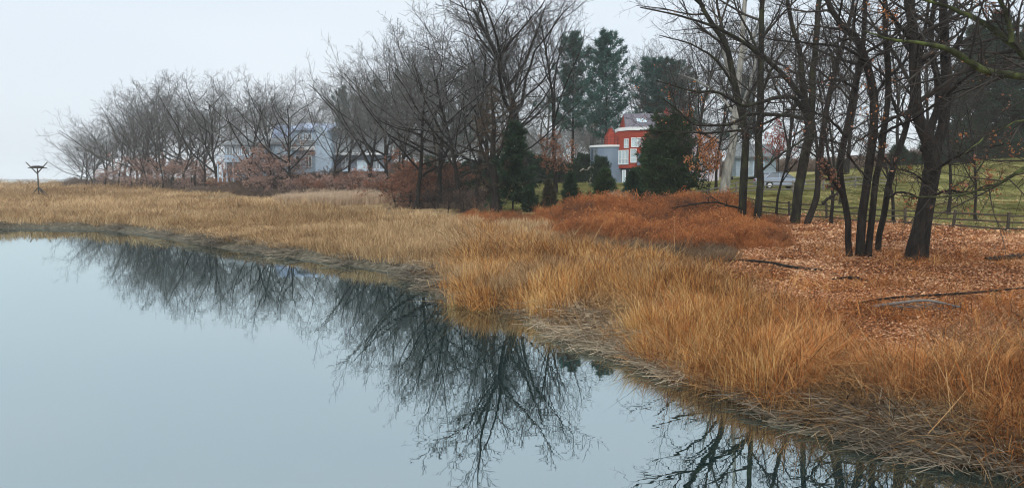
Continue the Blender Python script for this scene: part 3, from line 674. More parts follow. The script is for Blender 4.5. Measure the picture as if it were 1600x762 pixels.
CON = {'pine': [(22., con_mesh(401, 22., 'needle_pine', bare=.3, width=.24, nb=64, prof=.45, tuft=.6, nt_=64, blades=5, irregular=.6)),
                (22., con_mesh(402, 22., 'needle_pine', bare=.34, width=.21, nb=54, prof=.4, tuft=.65, nt_=64, blades=5, irregular=.6))],
       'thin_pine': [(22., con_mesh(411, 22., 'needle_pine', bare=.3, width=.22, nb=40, prof=.45, tuft=.7, nt_=40, blades=4, irregular=.6)), (22., con_mesh(412, 22., 'needle_pine', bare=.36, width=.2, nb=36, prof=.4, tuft=.7, nt_=40, blades=4, irregular=.6))],
       'spruce': [(2.2, con_mesh(403, 2.2, 'needle_dark', bare=.02, width=.36, nb=80, prof=.9, tuft=.25, nt_=24, blades=5, irregular=.3, rk=.016)),
                  (2.2, con_mesh(404, 2.2, 'needle_brown', bare=.05, width=.30, nb=64, prof=.85, tuft=.25, nt_=20, blades=5, irregular=.4, rk=.016)),
                  (2.2, con_mesh(405, 2.2, 'needle_yew', bare=.02, width=.40, nb=80, prof=.7, tuft=.28, nt_=24, blades=5, irregular=.45, rk=.016))],
       'hemlock': [(8., con_mesh(406, 8., 'needle_dark', bare=.13, width=.25, nb=70, prof=.6, tuft=.5, nt_=34, blades=5, irregular=.6, droop=.35))],
       'big': [(18., con_mesh(407, 18., 'needle_dark', bare=.04, width=.27, nb=110, prof=.75, tuft=.7, nt_=44, blades=5, irregular=.35, droop=.3)),],
       'holly': [(7., con_mesh(408, 7., 'needle_yew', bare=.02, width=.40, nb=190, prof=.32, tuft=.42, nt_=36, blades=5, irregular=.55, slim=.25))],
       'bush': [(3., con_mesh(409, 3., 'needle_dark', bare=.02, width=.62, nb=110, prof=.4, tuft=.3, nt_=30, blades=4, irregular=.4, slim=.3))]}
def put_con(kind, v, px, D, top, name, label, cat='tree', group=None, wid=1.0, base=None):
    x = xat(px, D); z = gzs(x, D)
    H0, (a, b_, c) = CON[kind][v]; s = (zat(top, D) - z) / H0
    o = thing(name, (x, D, z), random.uniform(0, 6.28), (s * wid, s * wid, s))
    link('trunk', a, o); link('branches', b_, o); link('crown', c, o)
    return tag(o, label, cat, group)
for px, D, top, v, wd, lab in [(893,118,54,1,1.0,'tall white pine with rounded top, left of its twin behind the blue-grey tower'),
                               (946,112,54,0,1.0,'tall white pine with layered plumes directly behind the blue-grey tower')]:
    put_con('pine', v, px, D, top, 'pine_tree', lab, wid=wd)
g = 'pines in the woods between the houses'; la = 'hazy blue-green pine in the woods right of the grey house'
for px, D, top, v in [(538,155,138,0),(592,150,125,1),(625,145,112,1),(735,150,110,0)]:
    put_con('thin_pine', v, px, D, top, 'pine_tree', la, 'tree', g, 1.0)
g = 'pines behind the red house'; la = 'broad pine behind the slate roof of the red house'
for px, D, top, v in [(1022,122,92,1),(1052,126,98,0),(1160,125,120,1)]:
    put_con('pine', v, px, D, top, 'pine_tree', la, 'tree', g, 1.2)
g = 'dark conifers above the lawn'; la = 'tall dark conifer at the top of the sloping lawn'
for px, D, top, wd in [(1505,112,40,1.1),(1548,108,20,1.1),(1592,110,30,1.15),(1640,106,10,1.1),(1690,110,20,1.1)]:
    put_con('big', 0, px, D, top, 'conifer_tree', la, 'tree', g, wd)
put_con('hemlock', 0, 801, 60, 192, 'hemlock_tree', 'dark hemlock with a bare lower trunk on the green lawn')
for px, D, top, v, wd, lab in [(828,59,289,0,1.0,'broad dark-green young spruce, first in the row before the lawn'), (858,60,282,1,1.05,'brownish young spruce between two greener ones'),
                           (893,61,272,0,1.0,'pointed dark-green young conifer beside the orange bramble mound'), (943,60,268,2,1.05,'yellow-green bushy young conifer behind the orange bramble mound'),
                           (989,57,268,0,1.05,'dark blue-green young conifer next to the pale dry grass tuft'), (934,66,288,0,.8,'tiny green conifer on the lawn')]:
    put_con('spruce', v, px, D, top, 'young_conifer', lab, 'conifer', 'young conifers along the lawn edge', wd)
put_con('holly', 0, 1046, 66, 190, 'evergreen_tree', 'massive dark evergreen hiding half of the red house', wid=1.1)
put_con('holly', 0, 1020, 70, 225, 'evergreen_tree', 'lower dark evergreen tucked against the massive one', wid=1.0)
put_con('bush', 0, 938, 92, 250, 'clipped_shrub', 'rounded upright shrub against the blue-grey tower', 'shrub', wid=.75)
g = 'dark shrubs at the back of the lawn'; la = 'dark evergreen shrub along the back of the lawn'
for px, D, top in [(705,92,262),(735,96,255),(762,98,250),(842,102,248),(868,104,252),(898,104,258),(915,108,245),(815,100,240),(680,100,250)]:
    put_con('bush', 0, px, D, top, 'evergreen_shrub', la, 'shrub', g, 1.2)
g = 'hedge bushes above the lawn'; la = 'dark hedge bush along the top of the sloping lawn'
for px in range(1290, 1620, 22):
    put_con('bush', 0, px, 101 + random.uniform(-2, 2), (258 if px < 1400 else 238 - (px - 1400) * .1) + random.uniform(-12, 6), 'hedge_bush', la, 'bush', g, 1.0)

# ------------------------------------------------------------------ leafy russet shrubs and oaks
def shrub_mesh(seed, H, nl, leafm, leaves, size, spread=58, fork=.04, trunk=.5, rk=.012, bark='twig_dark', upr=.04):
    tr, cr, E = bare_tree(seed, H, nl=nl, spread=spread, trunk=trunk, fork=fork, limb=.62, rk=rk, n2=7, n3=5, n4=2, rmin=.008, up=upr)
    rg = np.random.default_rng(seed + 5)
    cl = fbm(E[:, 0] * .9 + 40, E[:, 1] * .9 + E[:, 2] * .8); keep = E[cl > np.quantile(cl, .3)]
    pts = keep[rg.choice(len(keep), leaves)]
    v, f = leaf_mesh(rg, pts, size, size * 1.3)
    lm = mesh_np('leaves', v, [f], False, [M[leafm]]); add_var(lm, leaves, 4, rg, .5)
    return mesh_np('trunk', tr[0], tr[1], True, [M['bark_dark']]), mesh_np('crown', cr[0], cr[1], False, [M[bark]]), lm
SHR = {'pink': (5., shrub_mesh(501, 5., 10, 'leaf_pink', 2600, .085)), 'pink2': (6.5, shrub_mesh(502, 6.5, 11, 'leaf_pink', 2200, .1, 48)),
       'russet': (6., shrub_mesh(503, 6., 13, 'leaf_russet', 5200, .075, 62)), 'oak': (7., shrub_mesh(504, 7., 9, 'leaf_russet', 1700, .1, 50, .35, .7)),
       'orange': (5., shrub_mesh(505, 5., 9, 'leaf_orange', 1500, .09, 45, .3, .7)), 'red': (6., shrub_mesh(506, 6., 9, 'leaf_red', 1800, .09, 50, .2)),
       'bare': (3.5, shrub_mesh(507, 3.5, 12, 'leaf_russet', 120, .05, 45))}
def put_shrub(kind, px, D, top, name, label, group=None, wid=1.0, dz=0, cat='shrub', rz=None):
    x = xat(px, D); z = gzs(x, D) + dz; H0, (a, b_, c) = SHR[kind]; s = (zat(top, D) - z) / H0
    o = thing(name, (x, D, z), random.uniform(0, 6.28) if rz is None else rz, (s * wid, s * wid, s)); link('trunk', a, o); link('crown', b_, o); link('leaves', c, o)['kind'] = 'stuff'
    return tag(o, label, cat, group)
g = 'leafy shrubs under the grove'; la = 'faded pink-brown leafy shrub under the bare trees of the point'
for px, D, top in [(165,188,262),(195,182,258),(225,176,240),(250,170,246),(275,165,238),(300,158,246),(322,150,250),(290,150,272),(240,160,270),(205,170,274)]:
    put_shrub(random.choice(['pink', 'pink2']), px, D, top, 'russet_shrub', la, g, 1.3)
g = 'leafy shrubs before the grey house'; la = 'pink-brown leafy shrub on the bank below the grey house'
for px, D, top in [(360,130,262),(378,126,245),(400,122,240),(425,118,220),(440,117,238),(462,114,272),(482,112,270),(505,110,268),(525,106,270),(548,104,264),(570,102,262),(590,100,266),(412,112,272),(450,110,278),(500,104,276),(540,102,276),(575,98,280),(345,138,272)]:
    put_shrub(random.choice(['pink', 'pink', 'pink2', 'russet']), px, D, top, 'russet_shrub', la, g, 1.15)
for px, D, top, lab in [(640,78,232,'large rust-brown leafy oak thicket behind the pale reeds'), (618,80,262,'lower rust-brown thicket at the edge of the pale reeds'), (668,76,258,'rust-brown thicket at the foot of the pale slim trunk'),
                        (690,80,240,'faded brown leafy thicket behind the pale slim trunk')]:
    put_shrub('russet', px, D, top, 'russet_shrub', lab, None, 1.2)
put_shrub('oak', 868, 77, 205, 'young_oak', 'young oak with rust-red leaves at the slim dark tree on the lawn', cat='tree', wid=1.0)
put_shrub('orange', 1108, 61, 205, 'young_oak', 'young tree with bright orange leaves before the lavender wall', cat='tree', wid=.7)
put_shrub('red', 1050, 92, 172, 'red_leaved_tree', 'red-leaved tree top showing above the massive evergreen', cat='tree', wid=.8)
put_shrub('red', 1215, 98, 185, 'red_leaved_tree', 'faded red-leaved tree behind the parked car', cat='tree', wid=.8)
g = 'bare thicket shrubs'; la = 'leafless grey-brown shrub at the bramble edge'
for px, D, top in [(700,66,288),(725,64,292),(745,62,300),(680,70,285),(760,66,285),(1040,60,300),(715,72,268),(1010,62,292)]:
    put_shrub('bare', px, D, top, 'bare_shrub', la, g, 1.2)
put_shrub('bare', 880, 96, 278, 'bare_shrub', 'round reddish bare shrub at the back of the lawn', None, 1.2)
# pale slim trunk and vine-hung tree
hero('pale_bark_tree', 'pale slim trunk rising out of the rust-brown thicket', 75,
     [[(691,326,8),(689,300,7),(686,270,6.5),(683,240,6),(682,200,5),(680,175,3),(677,150,2),(675,130,1.2)]],
     [([(683,222,2.2),(695,212,1.8),(708,200,1.4),(716,188,1)], 2), ([(684,260,2.2),(665,245,2.5),(645,240,1.5)], 0)],
     M['bark_slim'], M['twig_grey'], 320, n2=(9, 7), rmin=.01)
hero('vine_hung_tree', 'bushy trunk shaggy with hanging brown vines beside the hemlock', 60,
     [[(776,330,22),(774,305,13),(772,270,11),(770,230,9),(772,200,7),(770,170,5),(768,150,3),(769,135,2)]],
     [([(773,280,6),(760,250,5),(748,215,4),(742,180,2)], 0), ([(772,260,6),(785,225,5),(795,190,4),(800,160,2)], 0), ([(771,230,5),(755,195,4),(752,160,2)], 1), ([(772,300,5),(756,285,4),(746,260,2)], -1), ([(773,300,5),(788,280,4),(792,250,2)], -1)],
     M['bark_dark'], M['brush'], 321, n2=(26, 22), n3=7, n4=3, l2=.22, extra_up=-.09, rmin=.011)

# ------------------------------------------------------------------ houses
M['siding'] = mat_noise('siding', (.24, .32, .39), (.36, .44, .52), .6, .8, stretch=(1, 1, 12))
M['siding_white'] = mat_plain('siding_white', (.46, .58, .70), .7, var=.08)
M['siding_dark'] = mat_plain('siding_dark', (.2, .22, .25), .8)
M['roof_grey'] = mat_noise('roof_grey', (.13, .15, .16), (.22, .24, .25), 2.5, .9)
M['roof_metal'] = mat_plain('roof_metal', (.34, .42, .58), .4, var=.06)
M['roof_slate'] = mat_noise('roof_slate', (.10, .095, .12), (.19, .18, .21), 2.5, .8)
M['roof_mauve'] = mat_noise('roof_mauve', (.22, .19, .2), (.32, .28, .28), 2, .9)
M['red_paint'] = mat_noise('red_paint', (.26, .042, .028), (.37, .066, .042), .8, .7, stretch=(1, 1, 8))
M['tower_blue'] = mat_noise('tower_blue', (.15, .2, .27), (.22, .28, .36), .5, .7)
M['trim'] = mat_plain('trim', (.75, .78, .8), .6, var=.05)
M['lavender'] = mat_plain('lavender', (.55, .52, .58), .8)
M['glass'] = mat_glass('glass', (.04, .055, .065)); M['glass_bright'] = mat_glass('glass_bright', (.33, .42, .46)); M['dark'] = mat_plain('dark', (.02, .022, .025), .6)
class House:
    def __init__(s, name, label, px0, py0, D, rz=0):
        s.D = D; s.px0 = px0; s.z0 = zat(py0, D)
        s.root = thing(name, (xat(px0, D, py0), D, s.z0), rz); tag(s.root, label, 'house')
    def X(s, px): return (px - s.px0) * s.D / F
    def Z(s, py): return zat(py, s.D) - s.z0
    def box(s, nm, mat, x0, x1, y0, y1, zt, zb, par=None):
        return MB().box(s.X(x0), s.X(x1), y0, y1, s.Z(zb), s.Z(zt)).build(nm, M[mat], par or s.root)
    def window(s, x0, x1, zt, zb, y, nv=1, nh=0, glass='glass', frame='trim'):
        a, c, u, d = s.X(x0), s.X(x1), s.Z(zt), s.Z(zb); w_ = .09
        m = MB(); m.box(a, c, y - .08, y + .05, u - w_, u); m.box(a, c, y - .08, y + .05, d, d + w_)
        m.box(a, a + w_, y - .079, y + .05, d + w_, u - w_); m.box(c - w_, c, y - .079, y + .05, d + w_, u - w_)
        for i in range(1, nv): q = a + (c - a) * i / nv; m.box(q - .04, q + .04, y - .07, y + .05, d + w_, u - w_)
        for i in range(1, nh): q = d + (u - d) * i / nh; m.box(a + w_, c - w_, y - .068, y + .05, q - .03, q + .03)
        wn = MB().box(a + w_, c - w_, y - .03, y + .04, d + w_, u - w_).build('window', M[glass], s.root)
        m.build('frame', M[frame], wn); return wn
    def prism(s, nm, mat, poly, y0, y1, par=None):    # elevation polygon in pixels, extruded in depth
        return MB().prism([(s.X(x), s.Z(y)) for x, y in poly], y0, y1, 'y').build(nm, M[mat], par or s.root)
    def slope(s, nm, mat, x0, x1, yf, zf, yb, zb, th=.25):   # pitched slab facing the viewer
        zf, zb = s.Z(zf), s.Z(zb)
        return MB().prism([(yf, zf), (yb, zb), (yb, zb + th), (yf, zf + th)], s.X(x0), s.X(x1), 'x').build(nm, M[mat], s.root)
h = House('grey_house', 'pale blue-grey shingled house with deck behind the bare trees', 470, 276, 130)
h.box('wall', 'siding', 353, 416, 0, 8, 225, 282)
x0, x1, ze, zr = h.X(348), h.X(421), h.Z(226), h.Z(209)
MB().add([(x0,-.6,ze),(x1,-.6,ze),(x1,8.6,ze),(x0,8.6,ze),((x0*.62+x1*.38),4,zr),((x0*.3+x1*.7),4,zr),(x0,-.6,ze-.2),(x1,-.6,ze-.2),(x1,8.6,ze-.2),(x0,8.6,ze-.2)],
         [(0,1,5,4),(1,2,5),(2,3,4,5),(3,0,4),(6,9,8,7),(0,6,7,1),(1,7,8,2),(2,8,9,3),(3,9,6,0)]).build('roof', M['roof_grey'], h.root)
for a, c in ((356,366),(369,376),(379,392),(397,405)): h.window(a, c, 229, 242, -.02, 2)
dk = h.box('deck', 'siding_white', 347, 402, -2.2, -.05, 251.5, 253.5)
rl = MB()
for k in range(23): x = h.X(347.5 + k * 2.45); rl.box(x - .03, x + .03, -2.18, -2.12, h.Z(251.4), h.Z(244))
rl.box(h.X(347), h.X(402), -2.22, -2.08, h.Z(244), h.Z(243)); rl.build('railing', M['siding_white'], dk)
for px in (348.5, 355, 362, 372, 385, 400): h.box('deck_post', 'siding_white', px - .8, px + .8, -2.1, -1.9, 253.5, 284)
h.window(375, 391, 256, 268, -.02, 2)
h.box('wall', 'siding', 416, 460, 1.5, 8, 224, 284); h.slope('roof', 'roof_grey', 416, 460, 1.2, 225.5, 5, 214)
h.prism('roof', 'roof_metal', [(408,222),(412,197),(420,191),(447,193),(447,222)], 6, 10)
h.box('wall', 'siding_white', 459, 513, .5, 9, 203, 284)
h.slope('roof', 'roof_metal', 452, 517, 0, 203.5, 7, 191)
for a in (465.5, 475, 481.5): h.window(a, a + 5.5, 208.5, 218.5, .46, 2)
h.slope('roof', 'roof_grey', 457, 500, -2.2, 230, .48, 221)
h.box('fascia', 'trim', 457, 500, -2.3, -2.2, 229.8, 235)
h.box('wall', 'siding', 461, 499, -1.6, .48, 234, 284)
h.window(466, 474, 244, 262, -1.63, 1); h.window(482, 492, 244, 262, -1.63, 2)
h.prism('chimney_wall', 'siding_white', [(499.3,284),(499.3,200),(507,199),(516,206),(524,226),(524,284)], -2.6, -.9)
h.box('wall', 'siding_dark', 524, 600, 1, 9, 238, 284)
h.slope('roof', 'roof_grey', 508, 604, -.4, 240, 5, 203)
h.box('gutter', 'trim', 512, 604, -.55, -.4, 239, 242)
h.window(532, 545, 246, 262, .97, 2); h.window(556, 572, 250, 264, .97, 2, glass='glass_bright'); h.window(580, 592, 250, 264, .97, 2)
h.box('terrace', 'siding_white', 540, 604, -2.5, .95, 264, 268)

h = House('red_house', 'red and blue-grey modern house with round tower and slate roof', 965, 287, 105)
r_ = 2.9; cx_ = h.X(957); cy_ = 1.5
arc = [(cx_ + r_ * math.cos(a), cy_ + r_ * math.sin(a)) for a in np.linspace(0, 2 * PI, 41)[:-1]]
MB().prism(arc, h.Z(292), h.Z(230), 'z').build('tower', M['tower_blue'], h.root, smooth=False)
arc2 = [(cx_ + (r_ + .12) * math.cos(a), cy_ + (r_ + .12) * math.sin(a)) for a in np.linspace(0, 2 * PI, 41)[:-1]]
MB().prism(arc2, h.Z(230), h.Z(227), 'z').build('cornice', M['trim'], h.root)
rl = MB()
for i, (a, c) in enumerate(arc):
    rl.bar((a, c, h.Z(227)), (a, c, h.Z(215)), .03, 4)
    for q in (215, 219, 223): rl.bar((a, c, h.Z(q)), (*arc[(i + 1) % 40], h.Z(q)), .02, 4)
rl.build('railing', M['dark'], h.root)
def curved(a0, a1, zt, zb, nm, mat, out=.06):
    pts = [(cx_ + (r_ + out) * math.cos(a), cy_ + (r_ + out) * math.sin(a)) for a in np.linspace(a0, a1, 7)] + [(cx_ + (r_ - .1) * math.cos(a), cy_ + (r_ - .1) * math.sin(a)) for a in np.linspace(a1, a0, 7)]
    MB().prism(pts, h.Z(zb), h.Z(zt), 'z').build(nm, M[mat], h.root)
curved(math.radians(196), math.radians(222), 232, 250, 'window', 'glass')
curved(math.radians(238), math.radians(262), 266, 279, 'window', 'glass')
B = [(h.X(963.5), -1.2), (h.X(977), -3.2), (h.X(1004), -3.2), (h.X(1016), -1.4), (h.X(1016), 6), (h.X(963.5), 6)]
MB().prism(B, h.Z(263), h.Z(206), 'z').build('bay', M['red_paint'], h.root)
B2 = [(h.X(963), -1.35), (h.X(977), -3.4), (h.X(1004.5), -3.4), (h.X(1017), -1.5), (h.X(1017), 6.1), (h.X(963), 6.1)]
MB().prism(B2, h.Z(206), h.Z(201), 'z').build('cornice', M['trim'], h.root)
B3 = [(x + .15 * (1 if x < h.X(990) else -1), y + .5) for x, y in B]
MB().prism(B3, h.Z(292), h.Z(263), 'z').build('ground_floor', M['dark'], h.root)
h.window(979.5, 998, 217, 231.5, -3.22, 2, glass='glass_bright'); h.window(978.5, 988, 234, 255, -3.22, 1, 3, glass='glass_bright')
h.box('panel', 'tower_blue', 989, 997, -3.27, -3.19, 241, 259)
def angled(p, q, t0, t1, zt, zb, glass, nv):
    p = Vector((*p, 0)); q = Vector((*q, 0)); d = (q - p); n = Vector((d.y, -d.x, 0)).normalized()
    a = p + d * t0; c = p + d * t1
    def quad(u0, u1, z0, z1, o0, o1):
        A = a + (c - a) * u0; C = a + (c - a) * u1
        return MB().prism([tuple((A + n * o0).xy), tuple((C + n * o0).xy), tuple((C + n * o1).xy), tuple((A + n * o1).xy)], z0, z1, 'z')
    wn = quad(0, 1, h.Z(zb), h.Z(zt), -.05, .03).build('window', M[glass], h.root)
    m = MB()
    for i in range(nv + 1):
        k = i / nv; x = quad(max(0, k - .03), min(1, k + .03), h.Z(zb), h.Z(zt), -.05, .08); m.add(x.v, x.fn)
    for zz in (zt, (zt + zb) / 2 + 3, zb): x = quad(0, 1, h.Z(zz) - .05, h.Z(zz) + .05, -.05, .07); m.add(x.v, x.fn)
    m.build('frame', M['trim'], wn)
angled(B[0], B[1], .55, .95, 219, 232, 'glass_bright', 2); angled(B[0], B[1], .05, .95, 236, 257, 'glass_bright', 3)
for a, c, gl_ in ((967,973,'glass_bright'),(978,984,'glass'),(986,1000,'glass_bright')): h.window(a, c, 266, 287, -2.75, 1, glass=gl_)
MB().box(h.X(950), h.X(1020), -3.6, -2.7, h.Z(291), h.Z(287)).build('step', M['trim'], h.root)
# main slate roof with gable end and skylight
zr, ze = h.Z(174), h.Z(204)
MB().add([(h.X(975),-1,ze),(h.X(1062),-1,ze),(h.X(1062),3.5,zr),(h.X(979),3.5,zr),(h.X(975),8,ze),(h.X(1062),8,ze)], [(0,1,2,3),(3,2,5,4),(0,3,4),(1,5,2),(0,4,5,1)]).build('roof', M['roof_slate'], h.root)
MB().add([(h.X(974.8),-.6,ze),(h.X(978.3),3.5,zr-.3),(h.X(974.8),7.6,ze),(h.X(976),-.6,ze),(h.X(979.5),3.5,zr-.3),(h.X(976),7.6,ze)], [(0,1,2),(3,5,4),(0,3,4,1),(1,4,5,2),(2,5,3,0)]).build('gable', M['red_paint'], h.root)
yk = -1 + 4.5 * .42
MB().prism([(yk, ze + (zr - ze) * .42 + .06), (yk + 1, ze + (zr - ze) * .64 + .06), (yk + 1, ze + (zr - ze) * .64 + .16), (yk, ze + (zr - ze) * .42 + .16)], h.X(996), h.X(1011), 'x').build('skylight', M['glass_bright'], h.root)
h.box('wall', 'red_paint', 976, 1030, 0, 7, 205, 290); h.box('wall', 'roof_slate', 1030.2, 1061, .2, 6.8, 205, 290)
# small red gable between tower and bay
h.prism('dormer', 'red_paint', [(951,229),(951,212),(958,197),(966,210),(966,229)], 2, 6)
MB().prism([(h.X(957.5), h.Z(195)), (h.X(968), h.Z(212)), (h.X(967), h.Z(213.5)), (h.X(957.5), h.Z(197.4))], 1.7, 6.2, 'y').build('roof', M['roof_grey'], h.root)
# right wing
h.box('wall', 'lavender', 1038, 1064, -3, 6, 193, 290); h.prism('gable', 'red_paint', [(1038,193),(1051,178),(1064,193)], -3, 6)
for a, c in (((1035,197),(1051,175)), ((1051,175),(1067,197))):
    MB().prism([(h.X(a[0]), h.Z(a[1])), (h.X(c[0]), h.Z(c[1])), (h.X(c[0]), h.Z(c[1]) + .25), (h.X(a[0]), h.Z(a[1]) + .25)], -3.4, 6.4, 'y').build('roof', M['roof_mauve'], h.root)
h.prism('wall', 'lavender', [(1064.5,290),(1064.5,196),(1120,226),(1120,290)], -1, 6)
MB().prism([(h.X(1055), h.Z(182)), (h.X(1124), h.Z(227)), (h.X(1124), h.Z(227) + .3), (h.X(1055), h.Z(182) + .3)], -1.6, 6.6, 'y').build('roof', M['roof_mauve'], h.root)
h.window(1098, 1106, 238, 252, -1.03, 2)
h = House('garage_building', 'pale grey outbuilding glimpsed between the twin trunks behind the fence', 1180, 272, 112); h.root['category'] = 'building'
h.box('wall', 'siding', 1150, 1212, 0, 6, 246, 276); h.slope('roof', 'roof_grey', 1146, 1216, -.5, 247, 3, 226); h.box('door', 'siding_white', 1176, 1194, -.05, 0, 252, 274); h.window(1160, 1170, 252, 262, -.03, 2)

# ------------------------------------------------------------------ fences, car, nest platform
def post_mesh(hh, r=.065):
    m = MB(); m.box(-r, r, -r, r, -.3, hh); return m.mesh('post', M['wood_fence'], .012)
def fence(name, label, path, hh, rails, mat, rr=.045):
    pts = []
    for px, D in path: x = xat(px, D); pts.append(np.array([x, D, gzs(x, D)]))
    root = thing(name, tuple(pts[0])); pm = post_mesh(hh); pm.materials[0] = mat
    unit = MB(); unit.bar((0, 0, 0), (1, 0, 0), 1, 6, .92); um = unit.mesh('rail', mat)
    for i, p in enumerate(pts):
        o = link('post', pm, root, loc=tuple(p - pts[0])); o.rotation_euler = (random.uniform(-.05, .05), random.uniform(-.06, .06) + (.14 if i == 8 and hh > 1.1 else 0), random.uniform(-.3, .3))
        if i + 1 < len(pts):
            for r in rails:
                a = p + np.array([0, 0, r + random.uniform(-.04, .04)]) - pts[0]; c = pts[i+1] + np.array([0, 0, r + random.uniform(-.04, .04)]) - pts[0]
                d = Vector(c - a); o = link('rail', um, root, loc=tuple(a)); o.rotation_mode = 'QUATERNION'
                o.rotation_quaternion = d.to_track_quat('X', 'Z'); o.scale = (d.length, rr, rr * random.uniform(1, 1.3))
    return tag(root, label, 'fence')
fence('rail_fence', 'dark split-rail fence between the leaf-strewn bank and the lawn', [(1083,62),(1097,60),(1140,57),(1186,54),(1234,51),(1292,49),(1350,47.5),(1415,46),(1490,44),(1576,42),(1668,40.5),(1765,39)], 1.15, (.25, .62, .98), M['wood_fence'])
fence('rail_fence', 'weathered grey rail fence climbing along the drive past the parked car', [(1070,63),(1105,64.5),(1150,65.5),(1192,66.5),(1238,68),(1285,70),(1335,73),(1390,76)], 1.1, (.3, .65, 1.0), M['wood_grey'], .05)
# parked car behind the fence
def parked_car(px, D, rz):
    x = xat(px, D); root = thing('parked_car', (x, D, gzs(x, D) + .05), rz); tag(root, 'silver-blue parked car behind the grey rail fence', 'car')
    paint = bpy.data.materials.new('car_paint'); t, b = nodes(paint); tc = t.nodes.new('ShaderNodeTexCoord'); n = t.nodes.new('ShaderNodeTexNoise'); n.inputs['Scale'].default_value = 3
    rr = t.nodes.new('ShaderNodeValToRGB'); rr.color_ramp.elements[0].color = (.36, .42, .52, 1); rr.color_ramp.elements[1].color = (.46, .52, .62, 1)
    t.links.new(tc.outputs['Object'], n.inputs[0]); t.links.new(n.outputs[0], rr.inputs[0]); t.links.new(rr.outputs[0], b.inputs[0]); b.inputs['Metallic'].default_value = .5; b.inputs['Roughness'].default_value = .25
    def arch(c, r=.36): return [(c + r * math.cos(a), .33 + r * math.sin(a)) for a in np.linspace(PI, 0, 9)]
    prof = [(-2.2, .3), (-2.25, .55), (-2.2, .85), (-2.05, .98), (-1.0, 1.03), (.9, 1.0), (1.9, .86), (2.2, .7), (2.25, .4), (2.2, .28)] 
    low = [(2.0, .25)] + arch(1.35)[::-1] + arch(-1.35)[::-1] + [(-2.0, .25)]
    MB().prism(prof + low, -.86, .86, 'y').build('body', paint, root, bevel=.04)
    cab = [(-1.75, 1.0), (-1.25, 1.42), (-.9, 1.5), (.2, 1.5), (.45, 1.42), (1.15, 1.0)]
    v = [(a, s * .8 * (1 if z < 1.2 else .82), z) for s in (-1, 1) for a, z in cab]
    MB().add(v, [(0,1,2,3,4,5), (6,11,10,9,8,7)] + [(i, (i+1) % 6, 6 + (i+1) % 6, 6 + i) for i in range(6)]).build('cabin', M['glass'], root, bevel=.03)
    rf = [(-1.3, 1.43), (-.9, 1.51), (.2, 1.51), (.5, 1.43), (.2, 1.55), (-.9, 1.55)]
    MB().prism(rf, -.66, .66, 'y').build('roof', paint, root, bevel=.02)
    for s in (-1, 1):
        m = MB()
        for a, c in (((-1.75, 1.0), (-1.25, 1.44)), ((-.35, 1.0), (-.35, 1.48)), ((1.15, 1.0), (.45, 1.44))): m.bar((a[0], s * .8, a[1]), (c[0], s * .67, c[1]), .04, 5)
        m.build('pillar', paint, root)
        for cx in (-1.35, 1.35):
            wh = MB(); wh.bar((cx, s * .7, .33), (cx, s * .88, .33), .33, 20); wo = wh.build('wheel', M['dark'], root)
            MB().bar((cx, s * .86, .33), (cx, s * .9, .33), .2, 14).build('rim', M['trim'], wo)
        MB().box(1.95, 2.22, s * .5 - .14, s * .5 + .22 * s, .66, .8).build('headlight', M['glass_bright'], root)
        MB().box(-2.24, -2.05, s * .55 - .14, s * .55 + .14, .72, .9).build('tail_light', M['red_paint'], root)
    return root
parked_car(1216, 73.5, .12)
# osprey nest platform
D = 131; x = xat(62, D); z = gzs(x, D)
root = thing('nest_platform', (x, D, z)); tag(root, 'wooden osprey nest platform with V-shaped arms on the open marsh', 'nest platform')
Z = lambda py: zat(py, D) - z
k = D / F
MB().bar((0, 0, -.3), (0, 0, Z(262)), .12, 8, .10).build('pole', M['wood_fence'], root)
for s in (-1, 1):
    MB().bar((0, -.15, Z(271)), (s * 16.5 * k, -.15, Z(253.5)), .10, 6, .085).build('arm', M['wood_fence'], root)
MB().box(-10 * k, 10 * k, -.9, .9, Z(263), Z(261.5)).build('platform', M['wood_fence'], root, bevel=.02)
for a, b_ in ((-1.3, -.5), (1.3, -.6), (2.7, -.9), (-.7, -1.4), (.6, 1.3)):
    MB().bar((0, 0, Z(292)), (a, b_, -.05), .09, 6, .07).build('brace', M['wood_fence'], root)
rg = np.random.default_rng(9); n = 220
a = rg.uniform(0, 2 * PI, n); rr = .85 * np.sqrt(rg.random(n)); c = np.stack([rr * np.cos(a), rr * .8 * np.sin(a), .02 + .22 * rg.random(n) * (1.15 - rr * .6)], -1)
d = norm(np.stack([-np.sin(a) + rg.normal(0, .5, n), np.cos(a) + rg.normal(0, .5, n), rg.normal(0, .18, n)], -1)) * rg.uniform(.15, .4, (n, 1))
v, f = tubes([(np.stack([c - d, c, c + d], 1), np.full((n, 3), .022), 4)])
o = link('osprey_nest', mesh_np('osprey_nest', v, f, False, [M['twig_dark']]), loc=(x, D, z + Z(261.5))); tag(o, 'osprey nest of piled sticks on top of the marsh platform', 'nest')
# garden bits on the lawn
def tube_thing(name, label, cat, pts, D, mat, group=None):
    P, R = px_limb(pts, D, 0, 14); base = P[0].copy(); v, f = tubes([((P - base)[None], R[None], 8)])
    return tag(link(name, mesh_np(name, v, f, True, [mat]), loc=tuple(base)), label, cat, group)
tube_thing('crooked_snag', 'pale crooked dead snag on the lawn beside the blue-grey tower', 'dead tree', [(921,292,4),(923,280,4),(926,268,3.5),(927,261,3.5),(921,262,3),(917,266,2.5),(911,264,2.5),(906,268,1.5)], 96, M['twig_pale'])
tube_thing('garden_post', 'thin pale post at the foot of the russet young oak', 'post', [(867,300,2.2),(867,285,2.2),(867.5,268,2.2),(867.5,255,2)], 82, M['twig_pale'])

